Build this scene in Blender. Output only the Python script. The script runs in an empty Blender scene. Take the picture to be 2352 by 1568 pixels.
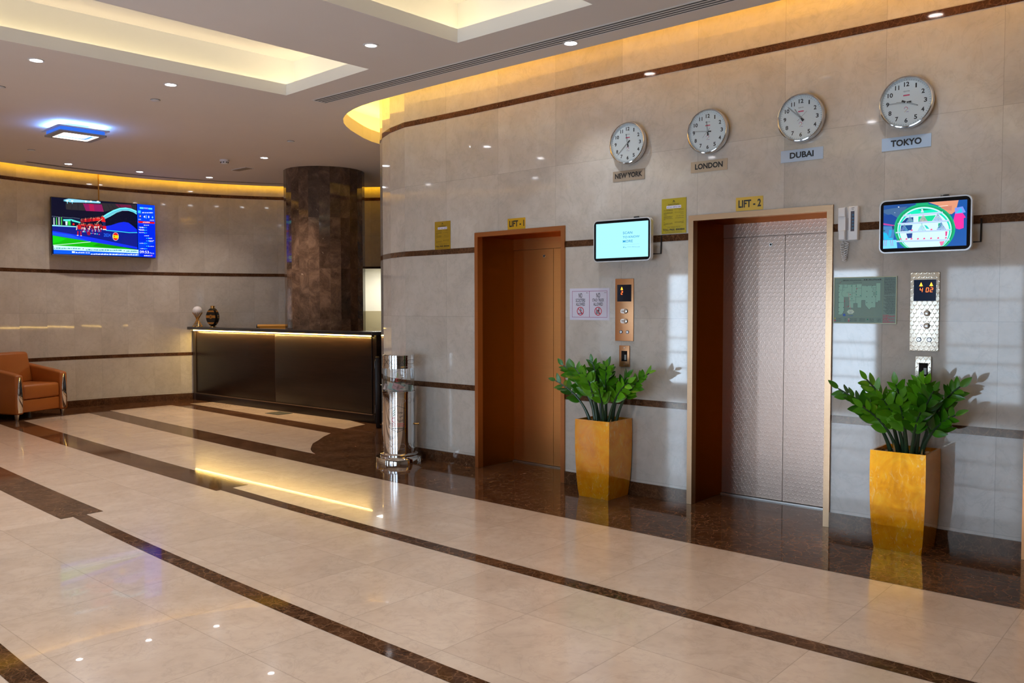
import bpy, bmesh, math, random
from mathutils import Vector, Matrix, Quaternion
random.seed(7)
PI = math.pi
SC = bpy.context.scene
COL = SC.collection

# ------------------------------------------------------------------ camera
def set_camera():
    f, yaw, pitch, roll = 1970.3, 0.862289, -0.0412811, -0.00136058
    F = Vector((math.sin(yaw)*math.cos(pitch), math.cos(yaw)*math.cos(pitch), math.sin(pitch)))
    R0 = Vector((math.cos(yaw), -math.sin(yaw), 0)); U0 = R0.cross(F)
    R = math.cos(roll)*R0 + math.sin(roll)*U0
    U = -math.sin(roll)*R0 + math.cos(roll)*U0
    cd = bpy.data.cameras.new('camera'); co = bpy.data.objects.new('camera', cd); COL.objects.link(co)
    m = Matrix((R, U, -F)).transposed().to_4x4(); m.translation = (0, 0, 1.55)
    co.matrix_world = m
    cd.sensor_fit = 'HORIZONTAL'; cd.sensor_width = 36.0; cd.lens = f/2352*36.0
    cd.clip_start = 0.05; cd.clip_end = 200
    SC.camera = co
set_camera()

# ------------------------------------------------------------------ light
vs = SC.view_settings
SC.display_settings.display_device = 'sRGB'
vs.view_transform = 'Standard'; vs.look = 'None'; vs.gamma = 1.0; vs.use_curve_mapping = False
vs.exposure = 0.58
SC.cycles.max_bounces = 8; SC.cycles.diffuse_bounces = 5; SC.cycles.glossy_bounces = 4
SC.cycles.transmission_bounces = 6; SC.cycles.transparent_max_bounces = 8
SC.cycles.sample_clamp_indirect = 4.0
SC.cycles.caustics_reflective = False; SC.cycles.caustics_refractive = False

W = bpy.data.worlds.new('world'); SC.world = W; W.use_nodes = True
bg = W.node_tree.nodes['Background']; bg.inputs[0].default_value = (0.62, 0.80, 1.0, 1); bg.inputs[1].default_value = 2.0

def area(name, loc, direction, sx, sy, power, color, spread=180):
    l = bpy.data.lights.new(name, 'AREA'); l.shape = 'RECTANGLE'; l.size = sx; l.size_y = sy
    l.energy = power; l.color = color; l.spread = math.radians(spread)
    o = bpy.data.objects.new(name, l); COL.objects.link(o)
    o.location = loc
    d = Vector(direction).normalized()
    up = Vector((0, 0, 1)) if abs(d.z) < 0.95 else Vector((0, 1, 0))
    x = d.cross(up).normalized(); y = x.cross(d).normalized()
    # local x along horizontal, local y along 'up', -z = d
    m = Matrix((x, y, -d)).transposed().to_4x4(); m.translation = loc
    o.matrix_world = m
    return o
def strip_light(name, a, b, direction, width, power_per_m, color, spread=180):
    """a long thin LED strip from a to b throwing light towards direction"""
    a = Vector(a); b = Vector(b); t = (b-a); L = t.length; t.normalize()
    d = Vector(direction); d = (d - t*d.dot(t)).normalized()
    l = bpy.data.lights.new(name, 'AREA'); l.shape = 'RECTANGLE'; l.size = L; l.size_y = width
    l.energy = power_per_m*L; l.color = color; l.spread = math.radians(spread)
    o = bpy.data.objects.new(name, l); COL.objects.link(o)
    y = (-d).cross(t).normalized()
    m = Matrix((t, y, -d)).transposed().to_4x4(); m.translation = (a+b)/2
    o.matrix_world = m
    return o

XL = -1.8          # window wall behind / left of the camera
ZC = 3.575         # ceiling height
WINDOWS = [(1.3, 3.4), (4.3, 5.1), (5.4, 6.3), (7.55, 8.05)]
for (a, b), pw in zip(WINDOWS, (20, 64, 3, 60)):
    area('daylight', (XL-0.12, (a+b)/2, 1.15), (1, 0, 0), b-a, 2.0, pw*(b-a), (0.62, 0.80, 1.0))
DOWN = [(2.88, 7.617), (3.991, 7.522), (4.418, 5.226), (5.385, 4.015), (6.757, 10.235), (7.209, 12.428),
        (6.223, 12.695), (5.221, 12.762), (5.385, 1.705), (4.28, 2.89), (2.1, 3.2), (2.4, 1.2), (1.2, 5.6), (1.6, 8.9), (2.0, 10.4), (5.385, -0.6)]

# ------------------------------------------------------------------ materials
def srgb(r, g, b):
    f = lambda c: (c/255/12.92) if c/255 <= 0.04045 else ((c/255+0.055)/1.055)**2.4
    return (f(r), f(g), f(b))
class NT:
    """tiny node-tree writer"""
    def __init__(s, name):
        s.m = bpy.data.materials.new(name); s.m.use_nodes = True
        s.t = s.m.node_tree; s.n = s.t.nodes; s.bsdf = s.n['Principled BSDF']
    def new(s, typ, **kw):
        n = s.n.new(typ)
        for k, v in kw.items(): setattr(n, k, v)
        return n
    def link(s, a, b): s.t.links.new(a, b)
    def put(s, v, inp):
        if hasattr(v, 'is_linked') or hasattr(v, 'links'): s.link(v, inp)
        else: inp.default_value = v
    def math(s, op, a, b=None, c=None, clamp=False):
        n = s.new('ShaderNodeMath', operation=op); n.use_clamp = clamp
        s.put(a, n.inputs[0])
        if b is not None: s.put(b, n.inputs[1])
        if c is not None: s.put(c, n.inputs[2])
        return n.outputs[0]
    def mix(s, f, a, b, blend='MIX'):
        n = s.new('ShaderNodeMix', data_type='RGBA', blend_type=blend)
        s.put(f, n.inputs[0])
        for v, i in ((a, 6), (b, 7)):
            if isinstance(v, tuple) and len(v) == 3: v = (*v, 1)
            s.put(v, n.inputs[i])
        return n.outputs[2]
    def ramp(s, f, stops):
        n = s.new('ShaderNodeValToRGB'); s.put(f, n.inputs[0]); e = n.color_ramp.elements
        while len(e) < len(stops): e.new(0.5)
        for el, (p, c) in zip(e, stops): el.position = p; el.color = (*c, 1) if len(c) == 3 else c
        return n.outputs[0]
    def noise(s, vec, scale, detail=3, rough=0.55, dist=0.0, out=0):
        n = s.new('ShaderNodeTexNoise'); n.inputs['Scale'].default_value = scale; n.inputs['Detail'].default_value = detail
        n.inputs['Roughness'].default_value = rough; n.inputs['Distortion'].default_value = dist
        if vec is not None: s.link(vec, n.inputs['Vector'])
        return n.outputs[out]
    def pos(s): return s.new('ShaderNodeNewGeometry').outputs['Position']
    def obj(s): return s.new('ShaderNodeTexCoord').outputs['Object']
    def uv(s): return s.new('ShaderNodeTexCoord').outputs['UV']
    def sep(s, v): n = s.new('ShaderNodeSeparateXYZ'); s.link(v, n.inputs[0]); return n.outputs
    def comb(s, x, y, z=0.0):
        n = s.new('ShaderNodeCombineXYZ')
        for v, i in zip((x, y, z), n.inputs): s.put(v, i)
        return n.outputs[0]
    def white(s, v): n = s.new('ShaderNodeTexWhiteNoise'); s.link(v, n.inputs[0]); return n.outputs[0]
    def scale(s, v, k): 
        n = s.new('ShaderNodeMapping'); s.link(v, n.inputs[0]); n.inputs['Scale'].default_value = k; return n.outputs[0]
    def bump(s, h, strength, dist):
        n = s.new('ShaderNodeBump'); n.inputs['Strength'].default_value = strength; n.inputs['Distance'].default_value = dist
        s.link(h, n.inputs['Height']); s.link(n.outputs[0], s.bsdf.inputs['Normal'])
    def base(s, c): s.put((*c, 1) if isinstance(c, tuple) and len(c) == 3 else c, s.bsdf.inputs['Base Color'])
    def set(s, **kw):
        for k, v in kw.items(): s.put(v, s.bsdf.inputs[k.replace('_', ' ')])
_MC = {}
def mat(name, color, rough=0.5, metal=0.0, spec=0.5, emit=None, es=0.0, coat=0.0):
    key = name
    if key in _MC: return _MC[key]
    t = NT(name); t.base(color); t.set(Roughness=rough, Metallic=metal)
    t.bsdf.inputs['Specular IOR Level'].default_value = spec
    if coat: t.bsdf.inputs['Coat Weight'].default_value = coat; t.bsdf.inputs['Coat Roughness'].default_value = 0.06
    if emit: t.bsdf.inputs['Emission Color'].default_value = (*emit, 1); t.bsdf.inputs['Emission Strength'].default_value = es
    _MC[key] = t.m; return t.m
def flat(rgb, emit=0.0):
    """print ink / screen pixel colour"""
    key = 'ink_%d_%d_%d_%g' % (*rgb, emit)
    if key in _MC: return _MC[key]
    c = srgb(*rgb)
    if emit: m = mat(key, (0.0, 0.0, 0.0), 0.25, 0, 0.3, c, emit)
    else: m = mat(key, c, 0.4)
    return m

def marble_cream(name, c1, c2, c3, per_tile, joint, wall=True):
    t = NT(name); p = t.pos()
    if wall:
        u = t.sep(t.uv()); U, V = u[0], u[1]
    else:
        s = t.sep(p)
        # floor joints follow the gentle curve of the inlays
        d = t.math('SUBTRACT', s[1], 2.0); bend = t.math('MULTIPLY', t.math('MULTIPLY', d, d), 0.0042)
        U = t.math('DIVIDE', t.math('SUBTRACT', t.math('SUBTRACT', s[0], bend), 4.48), 0.6)
        V = t.math('DIVIDE', t.math('SUBTRACT', s[1], 0.20), 0.63)
    fu, fv = t.math('FRACT', U), t.math('FRACT', V)
    idx = t.comb(t.math('FLOOR', U), t.math('FLOOR', V))
    w = t.white(idx)
    off = t.new('ShaderNodeVectorMath', operation='MULTIPLY_ADD')
    t.link(idx, off.inputs[0]); off.inputs[1].default_value = (3.7, 5.1, 2.3); t.link(p, off.inputs[2])
    pv = off.outputs[0]
    cloud = t.noise(pv, 2.2, 5, 0.6, 0.6)
    fine = t.noise(pv, 14, 4, 0.6, 0.3)
    col = t.ramp(cloud, [(0.3, c1), (0.52, c2), (0.72, c3)])
    col = t.mix(t.math('MULTIPLY', t.math('SUBTRACT', fine, 0.45, clamp=True), 1.2), col, tuple(x*0.80 for x in c1))
    vein = t.noise(t.scale(pv, (1, 1, 1)), 3.2, 6, 0.62, 1.4)
    vm = t.math('SUBTRACT', 1.0, t.math('MULTIPLY', t.math('ABSOLUTE', t.math('SUBTRACT', vein, 0.5)), 45.0), clamp=True)
    col = t.mix(t.math('MULTIPLY', vm, 0.16), col, tuple(x*0.55 for x in c1))
    tone = t.math('ADD', 1.0 - per_tile/2, t.math('MULTIPLY', w, per_tile))
    tc = t.comb(tone, tone, tone)
    col = t.mix(1.0, col, tc, 'MULTIPLY')
    if joint:
        ju = t.math('MINIMUM', fu, t.math('SUBTRACT', 1.0, fu)); jv = t.math('MINIMUM', fv, t.math('SUBTRACT', 1.0, fv))
        j = t.math('LESS_THAN', t.math('MINIMUM', ju, jv), joint)
        col = t.mix(t.math('MULTIPLY', j, 0.32), col, (0.08, 0.06, 0.045))
    t.base(col)
    return t
def marble_wall():
    t = marble_cream('cream_marble_wall', (0.475, 0.440, 0.400), (0.535, 0.505, 0.465), (0.585, 0.56, 0.525), 0.10, 0.0022)
    t.set(Roughness=0.045); t.bsdf.inputs['Specular IOR Level'].default_value = 0.5
    return t.m
def marble_floor():
    t = marble_cream('cream_marble_floor', (0.57, 0.42, 0.315), (0.62, 0.465, 0.355), (0.67, 0.515, 0.40), 0.07, 0.0028, False)
    t.set(Roughness=0.15); t.bsdf.inputs['Specular IOR Level'].default_value = 0.42
    t.bsdf.inputs['Coat Weight'].default_value = 0.30; t.bsdf.inputs['Coat Roughness'].default_value = 0.015; t.bsdf.inputs['Coat IOR'].default_value = 1.45
    return t.m
def marble_dark(name, k=1.0, scale=1.0, rough=0.06, spec=0.5, vk=1.0, ior=1.5):
    t = NT(name); p = t.pos()
    warp = t.noise(p, 5*scale, 4, 0.6, 0, 1)
    wv = t.new('ShaderNodeVectorMath', operation='MULTIPLY_ADD'); t.link(warp, wv.inputs[0]); wv.inputs[1].default_value = (0.22/scale,)*3; t.link(p, wv.inputs[2])
    v = t.new('ShaderNodeTexVoronoi', feature='DISTANCE_TO_EDGE'); v.inputs['Scale'].default_value = 13*scale; t.link(wv.outputs[0], v.inputs['Vector'])
    v2 = t.new('ShaderNodeTexVoronoi', feature='DISTANCE_TO_EDGE'); v2.inputs['Scale'].default_value = 34*scale; t.link(wv.outputs[0], v2.inputs['Vector'])
    crack = t.math('SUBTRACT', 1.0, t.math('MULTIPLY', v.outputs[0], 14.0), clamp=True)
    crack2 = t.math('SUBTRACT', 1.0, t.math('MULTIPLY', v2.outputs[0], 9.0), clamp=True)
    big = t.noise(p, 3.0*scale, 5, 0.65, 0.5)
    q = lambda c: tuple(x*k for x in c)
    col = t.ramp(big, [(0.33, q((0.034, 0.013, 0.0055))), (0.55, q((0.070, 0.029, 0.013))), (0.72, q((0.115, 0.052, 0.025)))])
    gate = t.math('MULTIPLY', crack, t.noise(p, 2.1*scale, 3))
    col = t.mix(t.math('MULTIPLY', gate, vk), col, q((0.34, 0.17, 0.085)))
    col = t.mix(t.math('MULTIPLY', crack2, 0.38*vk), col, q((0.20, 0.10, 0.05)))
    fleck = t.math('GREATER_THAN', t.noise(p, 16*scale, 3, 0.6, 1.2), 0.745)
    col = t.mix(t.math('MULTIPLY', fleck, 0.55), col, q((0.50, 0.38, 0.28)))
    t.base(col); t.set(Roughness=rough); t.bsdf.inputs['Specular IOR Level'].default_value = spec; t.bsdf.inputs['IOR'].default_value = ior; t.bsdf.inputs['Specular Tint'].default_value = (1.0, 0.86, 0.74, 1)
    return t.m
M_WALL = marble_wall(); M_FLOOR = marble_floor(); M_DARK = marble_dark('brown_marble_floor', 1.0, 1.0, 0.06, 0.35, 0.62, 1.24); M_BAND = marble_dark('brown_marble_band', 1.0, 1.6, 0.06, 0.5, 0.42)
def column_marble():
    t = NT('brown_marble_column'); p = t.pos(); u = t.sep(t.uv())
    idx = t.comb(t.math('FLOOR', u[0]), t.math('FLOOR', u[1]))
    w = t.white(idx)
    off = t.new('ShaderNodeVectorMath', operation='MULTIPLY_ADD'); t.link(idx, off.inputs[0]); off.inputs[1].default_value = (1.3, 2.9, 4.7); t.link(p, off.inputs[2])
    pv = off.outputs[0]
    big = t.noise(pv, 3.5, 5, 0.68, 1.0)
    col = t.ramp(big, [(0.30, (0.034, 0.019, 0.013)), (0.52, (0.085, 0.050, 0.033)), (0.75, (0.19, 0.118, 0.080))])
    vo = t.new('ShaderNodeTexVoronoi', feature='DISTANCE_TO_EDGE'); vo.inputs['Scale'].default_value = 14; t.link(pv, vo.inputs['Vector'])
    crack = t.math('SUBTRACT', 1.0, t.math('MULTIPLY', vo.outputs[0], 16.0), clamp=True)
    col = t.mix(t.math('MULTIPLY', t.math('MULTIPLY', crack, t.noise(pv, 2.0, 3)), 0.32), col, (0.22, 0.13, 0.08))
    fl = t.math('GREATER_THAN', t.noise(pv, 12, 3, 0.6, 2.0), 0.73)
    col = t.mix(t.math('MULTIPLY', fl, 0.5), col, (0.42, 0.32, 0.24))
    tone = t.math('ADD', 0.65, t.math('MULTIPLY', w, 0.8)); col = t.mix(1.0, col, t.comb(tone, tone, tone), 'MULTIPLY')
    t.base(col); t.set(Roughness=0.05); return t.m
M_COLUMN = column_marble()
def plaster(name, c):
    t = NT(name); n = t.noise(t.pos(), 1.1, 4, 0.6)
    t.base(t.mix(n, tuple(x*0.95 for x in c), tuple(x*1.03 for x in c))); t.set(Roughness=0.85); t.bsdf.inputs['Specular IOR Level'].default_value = 0.2
    return t.m
M_CEIL = plaster('ceiling_paint', (0.74, 0.69, 0.66))
M_COVE = plaster('cove_paint', (0.86, 0.85, 0.82))
M_PAINT = plaster('wall_paint_white', (0.80, 0.78, 0.70)); M_PAINT2 = plaster('wall_paint_beige', (0.42, 0.37, 0.24))
def lift_metal(name, c, rough, pattern=0.0, metal=1.0, pw=0.046):
    t = NT(name); s = t.sep(t.obj()); X, Z = s[0], s[2]
    n = t.noise(t.scale(t.obj(), (3, 3, 220)), 1.0, 2, 0.5)
    t.base(t.mix(n, tuple(x*0.92 for x in c), c)); t.set(Metallic=metal, Roughness=rough); t.bsdf.inputs['Specular Tint'].default_value = (*[min(1, (x/max(c))**0.8) for x in c], 1)
    if pattern:
        a = t.math('DIVIDE', X, pw); row = t.math('FLOOR', t.math('DIVIDE', Z, pw*0.87))
        a = t.math('ADD', a, t.math('MULTIPLY', row, 0.5))
        fx = t.math('SUBTRACT', t.math('FRACT', a), 0.5)
        tri = t.math('ABSOLUTE', fx)
        fz = t.math('FRACT', t.math('DIVIDE', Z, pw*0.87))
        arm = t.math('SUBTRACT', 1.0, t.math('MULTIPLY', t.math('ABSOLUTE', t.math('SUBTRACT', fz, t.math('ADD', 0.38, t.math('MULTIPLY', tri, 0.9)))), 5.5), clamp=True)
        stem = t.math('MULTIPLY', t.math('SUBTRACT', 1.0, t.math('MULTIPLY', tri, 9.0), clamp=True), t.math('LESS_THAN', fz, 0.42))
        sx = t.math('SUBTRACT', t.math('FRACT', a), 0.5)
        arm = t.math('MULTIPLY', arm, t.math('MULTIPLY', t.math('GREATER_THAN', sx, -0.30), t.math('LESS_THAN', sx, 0.42)))
        h = t.math('MAXIMUM', arm, stem)
        t.bump(h, pattern, 0.004)
    return t.m
M_LIFT_A = lift_metal('rose_steel_copper_reflect', (0.92, 0.50, 0.20), 0.28, 0.03, 1.0, 0.036)  # same steel as the middle lift, warm reflected light tinted into its colour
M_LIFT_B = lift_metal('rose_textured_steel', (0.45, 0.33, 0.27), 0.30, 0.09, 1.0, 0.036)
M_REVEAL = lift_metal('reveal_steel_dark_reflect', (0.21, 0.072, 0.014), 0.34)  # the dark that the reveal metal mirrors is put into its base colour
M_FRAME_A = lift_metal('frame_steel_copper_reflect', (0.55, 0.24, 0.10), 0.30)  # lift frame steel with an orange reflection mixed into the colour
M_FRAME_B = lift_metal('frame_steel_pale_reflect', (0.54, 0.35, 0.21), 0.30, 0.03, 1.0, 0.036)  # the same frame steel, paler reflected light mixed into the colour
M_PANEL_A = lift_metal('panel_steel_copper_reflect', (0.62, 0.32, 0.16), 0.34)  # call panel steel, its copper reflection painted in as base colour
M_PANEL_B = lift_metal('panel_steel_pale_reflect', (0.70, 0.63, 0.52), 0.30, 0.22, 1.0, 0.030)  # the same panel steel, its silvery reflection painted in as base colour
M_CHROME = mat('polished_chrome', (0.72, 0.70, 0.69), 0.06, 1.0)
M_STEEL = mat('brushed_steel', (0.62, 0.60, 0.57), 0.28, 1.0)
M_BLACK = mat('black_plastic', (0.012, 0.012, 0.014), 0.3)
M_BLACKGLASS = mat('black_glass', (0.006, 0.006, 0.008), 0.05)
M_WHITEP = mat('white_plastic', (0.72, 0.72, 0.74), 0.35)
M_ALU = mat('white_aluminium', (0.74, 0.76, 0.80), 0.25, 0.3)
M_GREYDARK = mat('dark_gap', (0.008, 0.008, 0.008), 0.8)
M_GOLD = mat('brass', (0.72, 0.46, 0.16), 0.22, 1.0)
def wood_dark():
    t = NT('wenge_veneer'); v = t.scale(t.obj(), (1.0, 1.0, 14.0))
    n = t.noise(v, 2.4, 5, 0.6, 0.4)
    t.base(t.ramp(n, [(0.3, (0.008, 0.004, 0.0025)), (0.7, (0.018, 0.008, 0.005))])); t.set(Roughness=0.30); t.bsdf.inputs['Specular IOR Level'].default_value = 0.25; return t.m
M_WENGE = wood_dark()
M_TOP = mat('dark_counter_top', (0.020, 0.017, 0.018), 0.25)
def leather():
    t = NT('tan_leather'); n = t.noise(t.obj(), 5, 4, 0.6); g = t.noise(t.obj(), 160, 2, 0.5)
    t.base(t.mix(n, (0.30, 0.085, 0.012), (0.38, 0.115, 0.018))); t.set(Roughness=0.42); t.bump(g, 0.12, 0.002); return t.m
M_LEATHER = leather()
def gold_leaf():
    t = NT('gold_leaf_lacquer'); o = t.obj()
    big = t.noise(o, 6, 4, 0.65, 0.8); st = t.noise(t.scale(o, (9, 9, 4)), 3.0, 5, 0.7, 1.6)
    col = t.ramp(big, [(0.28, (0.70, 0.28, 0.003)), (0.5, (0.88, 0.40, 0.006)), (0.72, (0.92, 0.52, 0.03))])
    m = t.math('MULTIPLY', t.math('SUBTRACT', st, 0.535, clamp=True), 8.0, clamp=True)
    m = t.math('MULTIPLY', m, t.math('MULTIPLY', t.math('SUBTRACT', t.noise(o, 4.5, 2), 0.36, clamp=True), 4.0, clamp=True))
    col = t.mix(t.math('MULTIPLY', m, 0.75), col, (0.92, 0.74, 0.42))
    t.base(col); t.set(Metallic=0.5, Roughness=0.18); t.bsdf.inputs['Specular Tint'].default_value = (1.0, 0.72, 0.30, 1); t.bsdf.inputs['Coat Weight'].default_value = 0.9; t.bsdf.inputs['Coat Roughness'].default_value = 0.05; t.bsdf.inputs['Coat IOR'].default_value = 1.7; t.bsdf.inputs['Coat Tint'].default_value = (1.0, 0.85, 0.55, 1)
    t.bump(st, 0.10, 0.006); return t.m
M_GOLDPOT = gold_leaf()
def leafmat():
    t = NT('glossy_leaf'); o = t.new('ShaderNodeObjectInfo').outputs['Random']; n = t.noise(t.obj(), 9, 2)
    f = t.math('ADD', t.math('MULTIPLY', o, 0.5), t.math('MULTIPLY', n, 0.6))
    t.base(t.ramp(f, [(0.2, (0.014, 0.080, 0.003)), (0.45, (0.038, 0.185, 0.004)), (0.75, (0.12, 0.38, 0.010))])); t.set(Roughness=0.28); return t.m
M_LEAF = leafmat(); M_STEM = mat('plant_stem', (0.022, 0.055, 0.022), 0.35)
def pebble():
    t = NT('pebbles'); v = t.new('ShaderNodeTexVoronoi'); v.inputs['Scale'].default_value = 60; t.link(t.obj(), v.inputs['Vector'])
    t.base(t.ramp(t.sep(v.outputs['Color'])[0], [(0.2, (0.04, 0.028, 0.018)), (0.6, (0.13, 0.09, 0.055)), (0.9, (0.42, 0.34, 0.25))])); t.set(Roughness=0.8); return t.m
M_PEBBLE = pebble()
def glass(name='clear_glass', tint=(1, 1, 1), refl=0.10):
    t = NT(name); o = t.n['Material Output']
    tr = t.new('ShaderNodeBsdfTransparent'); tr.inputs[0].default_value = (*tint, 1)
    gl = t.new('ShaderNodeBsdfGlossy'); gl.inputs['Roughness'].default_value = 0.02
    mx = t.new('ShaderNodeMixShader'); lw = t.new('ShaderNodeLayerWeight'); lw.inputs[0].default_value = 0.25
    f = t.math('ADD', t.math('MULTIPLY', lw.outputs['Fresnel'], 0.7), refl*0.3, clamp=True)
    t.link(f, mx.inputs[0]); t.link(tr.outputs[0], mx.inputs[1]); t.link(gl.outputs[0], mx.inputs[2])
    t.link(mx.outputs[0], o.inputs[0]); return t.m
M_GLASS = glass()
M_LED = mat('led_strip', (1, 0.8, 0.3), 0.5, 0, 0.5, (1.0, 0.62, 0.16), 16.0)
M_LENS = mat('downlight_lens', (1, 1, 1), 0.5, 0, 0.5, (0.95, 0.95, 1.0), 30.0)
M_LENS_DIM = mat('downlight_lens_dim', (0.8, 0.8, 0.8), 0.4, 0, 0.5, (1.0, 0.93, 0.85), 1.5)

# ------------------------------------------------------------------ geometry helpers
class MB:
    """collects polygons (with a material slot each) and links them as ONE mesh object"""
    def __init__(s): s.v = []; s.f = []; s.mi = []; s.mats = []; s.uv = None; s.smooth = set()
    def slot(s, m):
        if m not in s.mats: s.mats.append(m)
        return s.mats.index(m)
    def add(s, vs, fs, m, smooth=False):
        b = len(s.v); s.v += [tuple(x) for x in vs]; k = s.slot(m)
        for f in fs:
            if smooth: s.smooth.add(len(s.f))
            s.f.append(tuple(b+i for i in f)); s.mi.append(k)
        return s
    def box(s, x0, x1, y0, y1, z0, z1, m, bev=0.0):
        if bev > 0:
            bm = bmesh.new(); bmesh.ops.create_cube(bm, size=1)
            for v in bm.verts: v.co = Vector(((x0+x1)/2 + v.co.x*(x1-x0), (y0+y1)/2 + v.co.y*(y1-y0), (z0+z1)/2 + v.co.z*(z1-z0)))
            bmesh.ops.bevel(bm, geom=bm.edges[:], offset=bev, segments=3, profile=0.5, affect='EDGES')
            return s.bm(bm, m, True)
        vs = [(x, y, z) for x in (x0, x1) for y in (y0, y1) for z in (z0, z1)]
        return s.add(vs, [(0, 1, 3, 2), (4, 6, 7, 5), (0, 4, 5, 1), (2, 3, 7, 6), (0, 2, 6, 4), (1, 5, 7, 3)], m)
    def bm(s, bm, m, smooth=False):
        bm.verts.index_update(); vs = [v.co.copy() for v in bm.verts]; fs = [[v.index for v in f.verts] for f in bm.faces]
        bm.free(); return s.add(vs, fs, m, smooth)
    def prism(s, poly, y0, y1, m, smooth=False):
        """outline in local XZ extruded along local Y"""
        n = len(poly); vs = [(x, y0, z) for x, z in poly] + [(x, y1, z) for x, z in poly]
        s.add(vs, [tuple(range(n)), tuple(range(2*n-1, n-1, -1))], m)
        s.add(vs, [(i, i+n, (i+1) % n+n, (i+1) % n) for i in range(n)], m, smooth); return s
    def prism_z(s, poly, z0, z1, m):
        n = len(poly); vs = [(x, y, z0) for x, y in poly] + [(x, y, z1) for x, y in poly]
        return s.add(vs, [tuple(range(n-1, -1, -1)), tuple(range(n, 2*n))] + [(i, (i+1) % n, (i+1) % n+n, i+n) for i in range(n)], m)
    def lathe(s, prof, m, c=(0, 0, 0), seg=48, smooth=True, caps=True, axis='z', a0=0, a1=2*PI):
        full = abs(a1-a0-2*PI) < 1e-6; N = seg if full else seg+1
        vs = []
        for r, h in prof:
            for i in range(N):
                a = a0 + (a1-a0)*i/seg
                if axis == 'z': vs.append((c[0]+r*math.cos(a), c[1]+r*math.sin(a), c[2]+h))
                else: vs.append((c[0]+r*math.cos(a), c[1]+h, c[2]+r*math.sin(a)))
        fs = []
        for j in range(len(prof)-1):
            for i in range(seg):
                k = (i+1) % N if full else i+1
                fs.append((j*N+i, j*N+k, (j+1)*N+k, (j+1)*N+i))
        s.add(vs, fs, m, smooth)
        if caps and full:
            for j in (0, len(prof)-1):
                if prof[j][0] > 1e-6: s.add(vs[j*N:(j+1)*N], [tuple(range(N))], m)
        return s
    def tube(s, path, r, m, n=8, smooth=True, caps=True):
        P = [Vector(p) for p in path]; R = r if isinstance(r, (list, tuple)) else [r]*len(P)
        vs = []; prev = None
        for i, p in enumerate(P):
            t = (P[min(i+1, len(P)-1)] - P[max(i-1, 0)]).normalized()
            if prev is None:
                a = Vector((0, 0, 1)) if abs(t.z) < 0.9 else Vector((1, 0, 0)); nrm = t.cross(a).normalized()
            else: nrm = (prev - t*prev.dot(t)).normalized()
            prev = nrm; b = t.cross(nrm)
            for k in range(n):
                a = 2*PI*k/n; vs.append(p + (nrm*math.cos(a) + b*math.sin(a))*R[i])
        fs = [(i*n+k, i*n+(k+1) % n, (i+1)*n+(k+1) % n, (i+1)*n+k) for i in range(len(P)-1) for k in range(n)]
        s.add(vs, fs, m, smooth)
        if caps: s.add(vs, [tuple(range(n-1, -1, -1)), tuple(range(len(vs)-n, len(vs)))], m)
        return s
    def build(s, name, parent=None, loc=None, rotz=None, angle=38):
        me = bpy.data.meshes.new(name); me.from_pydata(s.v, [], s.f)
        for m in s.mats: me.materials.append(m)
        me.polygons.foreach_set('material_index', s.mi)
        if s.smooth:
            me.polygons.foreach_set('use_smooth', [i in s.smooth for i in range(len(s.f))])
            me.update(); me.set_sharp_from_angle(angle=math.radians(angle))
        if s.uv:
            l = me.uv_layers.new(name='UVMap')
            for p in me.polygons:
                u = s.uv.get(p.index)
                if u:
                    for li, c in zip(p.loop_indices, u): l.data[li].uv = c
        me.update()
        o = bpy.data.objects.new(name, me); COL.objects.link(o)
        if parent: o.parent = parent
        if loc is not None: o.location = loc
        if rotz is not None: o.rotation_euler = (0, 0, rotz)
        return o
def tag(o, label, cat, group=None):
    o['label'] = label; o['category'] = cat
    if group: o['group'] = group
    return o
def thing(name, label, cat, loc=(0, 0, 0), rotz=0.0, group=None):
    o = bpy.data.objects.new(name, None); COL.objects.link(o); o.empty_display_size = 0.1
    o.location = loc; o.rotation_euler = (0, 0, rotz); return tag(o, label, cat, group)
def struct(o): o['kind'] = 'structure'; return o

_TX = {}
def text_geo(s, bold=0.0):
    if (s, bold) in _TX: return _TX[(s, bold)]
    cu = bpy.data.curves.new('txt', 'FONT'); cu.body = s; cu.size = 1; cu.resolution_u = 3; cu.offset = bold
    o = bpy.data.objects.new('txt', cu); COL.objects.link(o)
    dg = bpy.context.evaluated_depsgraph_get(); ev = o.evaluated_get(dg); me = ev.to_mesh()
    vs = [(v.co.x, v.co.y) for v in me.vertices]; fs = [tuple(p.vertices) for p in me.polygons]
    ev.to_mesh_clear(); bpy.data.objects.remove(o); bpy.data.curves.remove(cu)
    x0 = min(v[0] for v in vs); x1 = max(v[0] for v in vs); y0 = min(v[1] for v in vs); y1 = max(v[1] for v in vs)
    g = ([((x-x0)/(x1-x0), (y-y0)/(y1-y0)) for x, y in vs], fs, (x1-x0)/(y1-y0))
    _TX[(s, bold)] = g; return g
def text(mb, s, x0, x1, z0, z1, y, m, bold=0.0, fn=None):
    """lettering fitted in the box x0..x1, z0..z1 on the local plane y (faces -y)"""
    vs, fs, _ = text_geo(s, bold)
    pts = [(x0+(x1-x0)*u, z0+(z1-z0)*v) for u, v in vs]
    mb.add([fn(a, b) if fn else (a, y, b) for a, b in pts], fs, m)
def ell(cx, cz, rx, rz, n=28, a0=0, a1=2*PI):
    return [(cx+rx*math.cos(a0+(a1-a0)*i/n), cz+rz*math.sin(a0+(a1-a0)*i/n)) for i in range(n)]
def poly(mb, pts, y, m): mb.add([(x, y, z) for x, z in pts], [tuple(range(len(pts)))], m)
def rect(mb, x0, x1, z0, z1, y, m): poly(mb, [(x0, z0), (x1, z0), (x1, z1), (x0, z1)], y, m)
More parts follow.
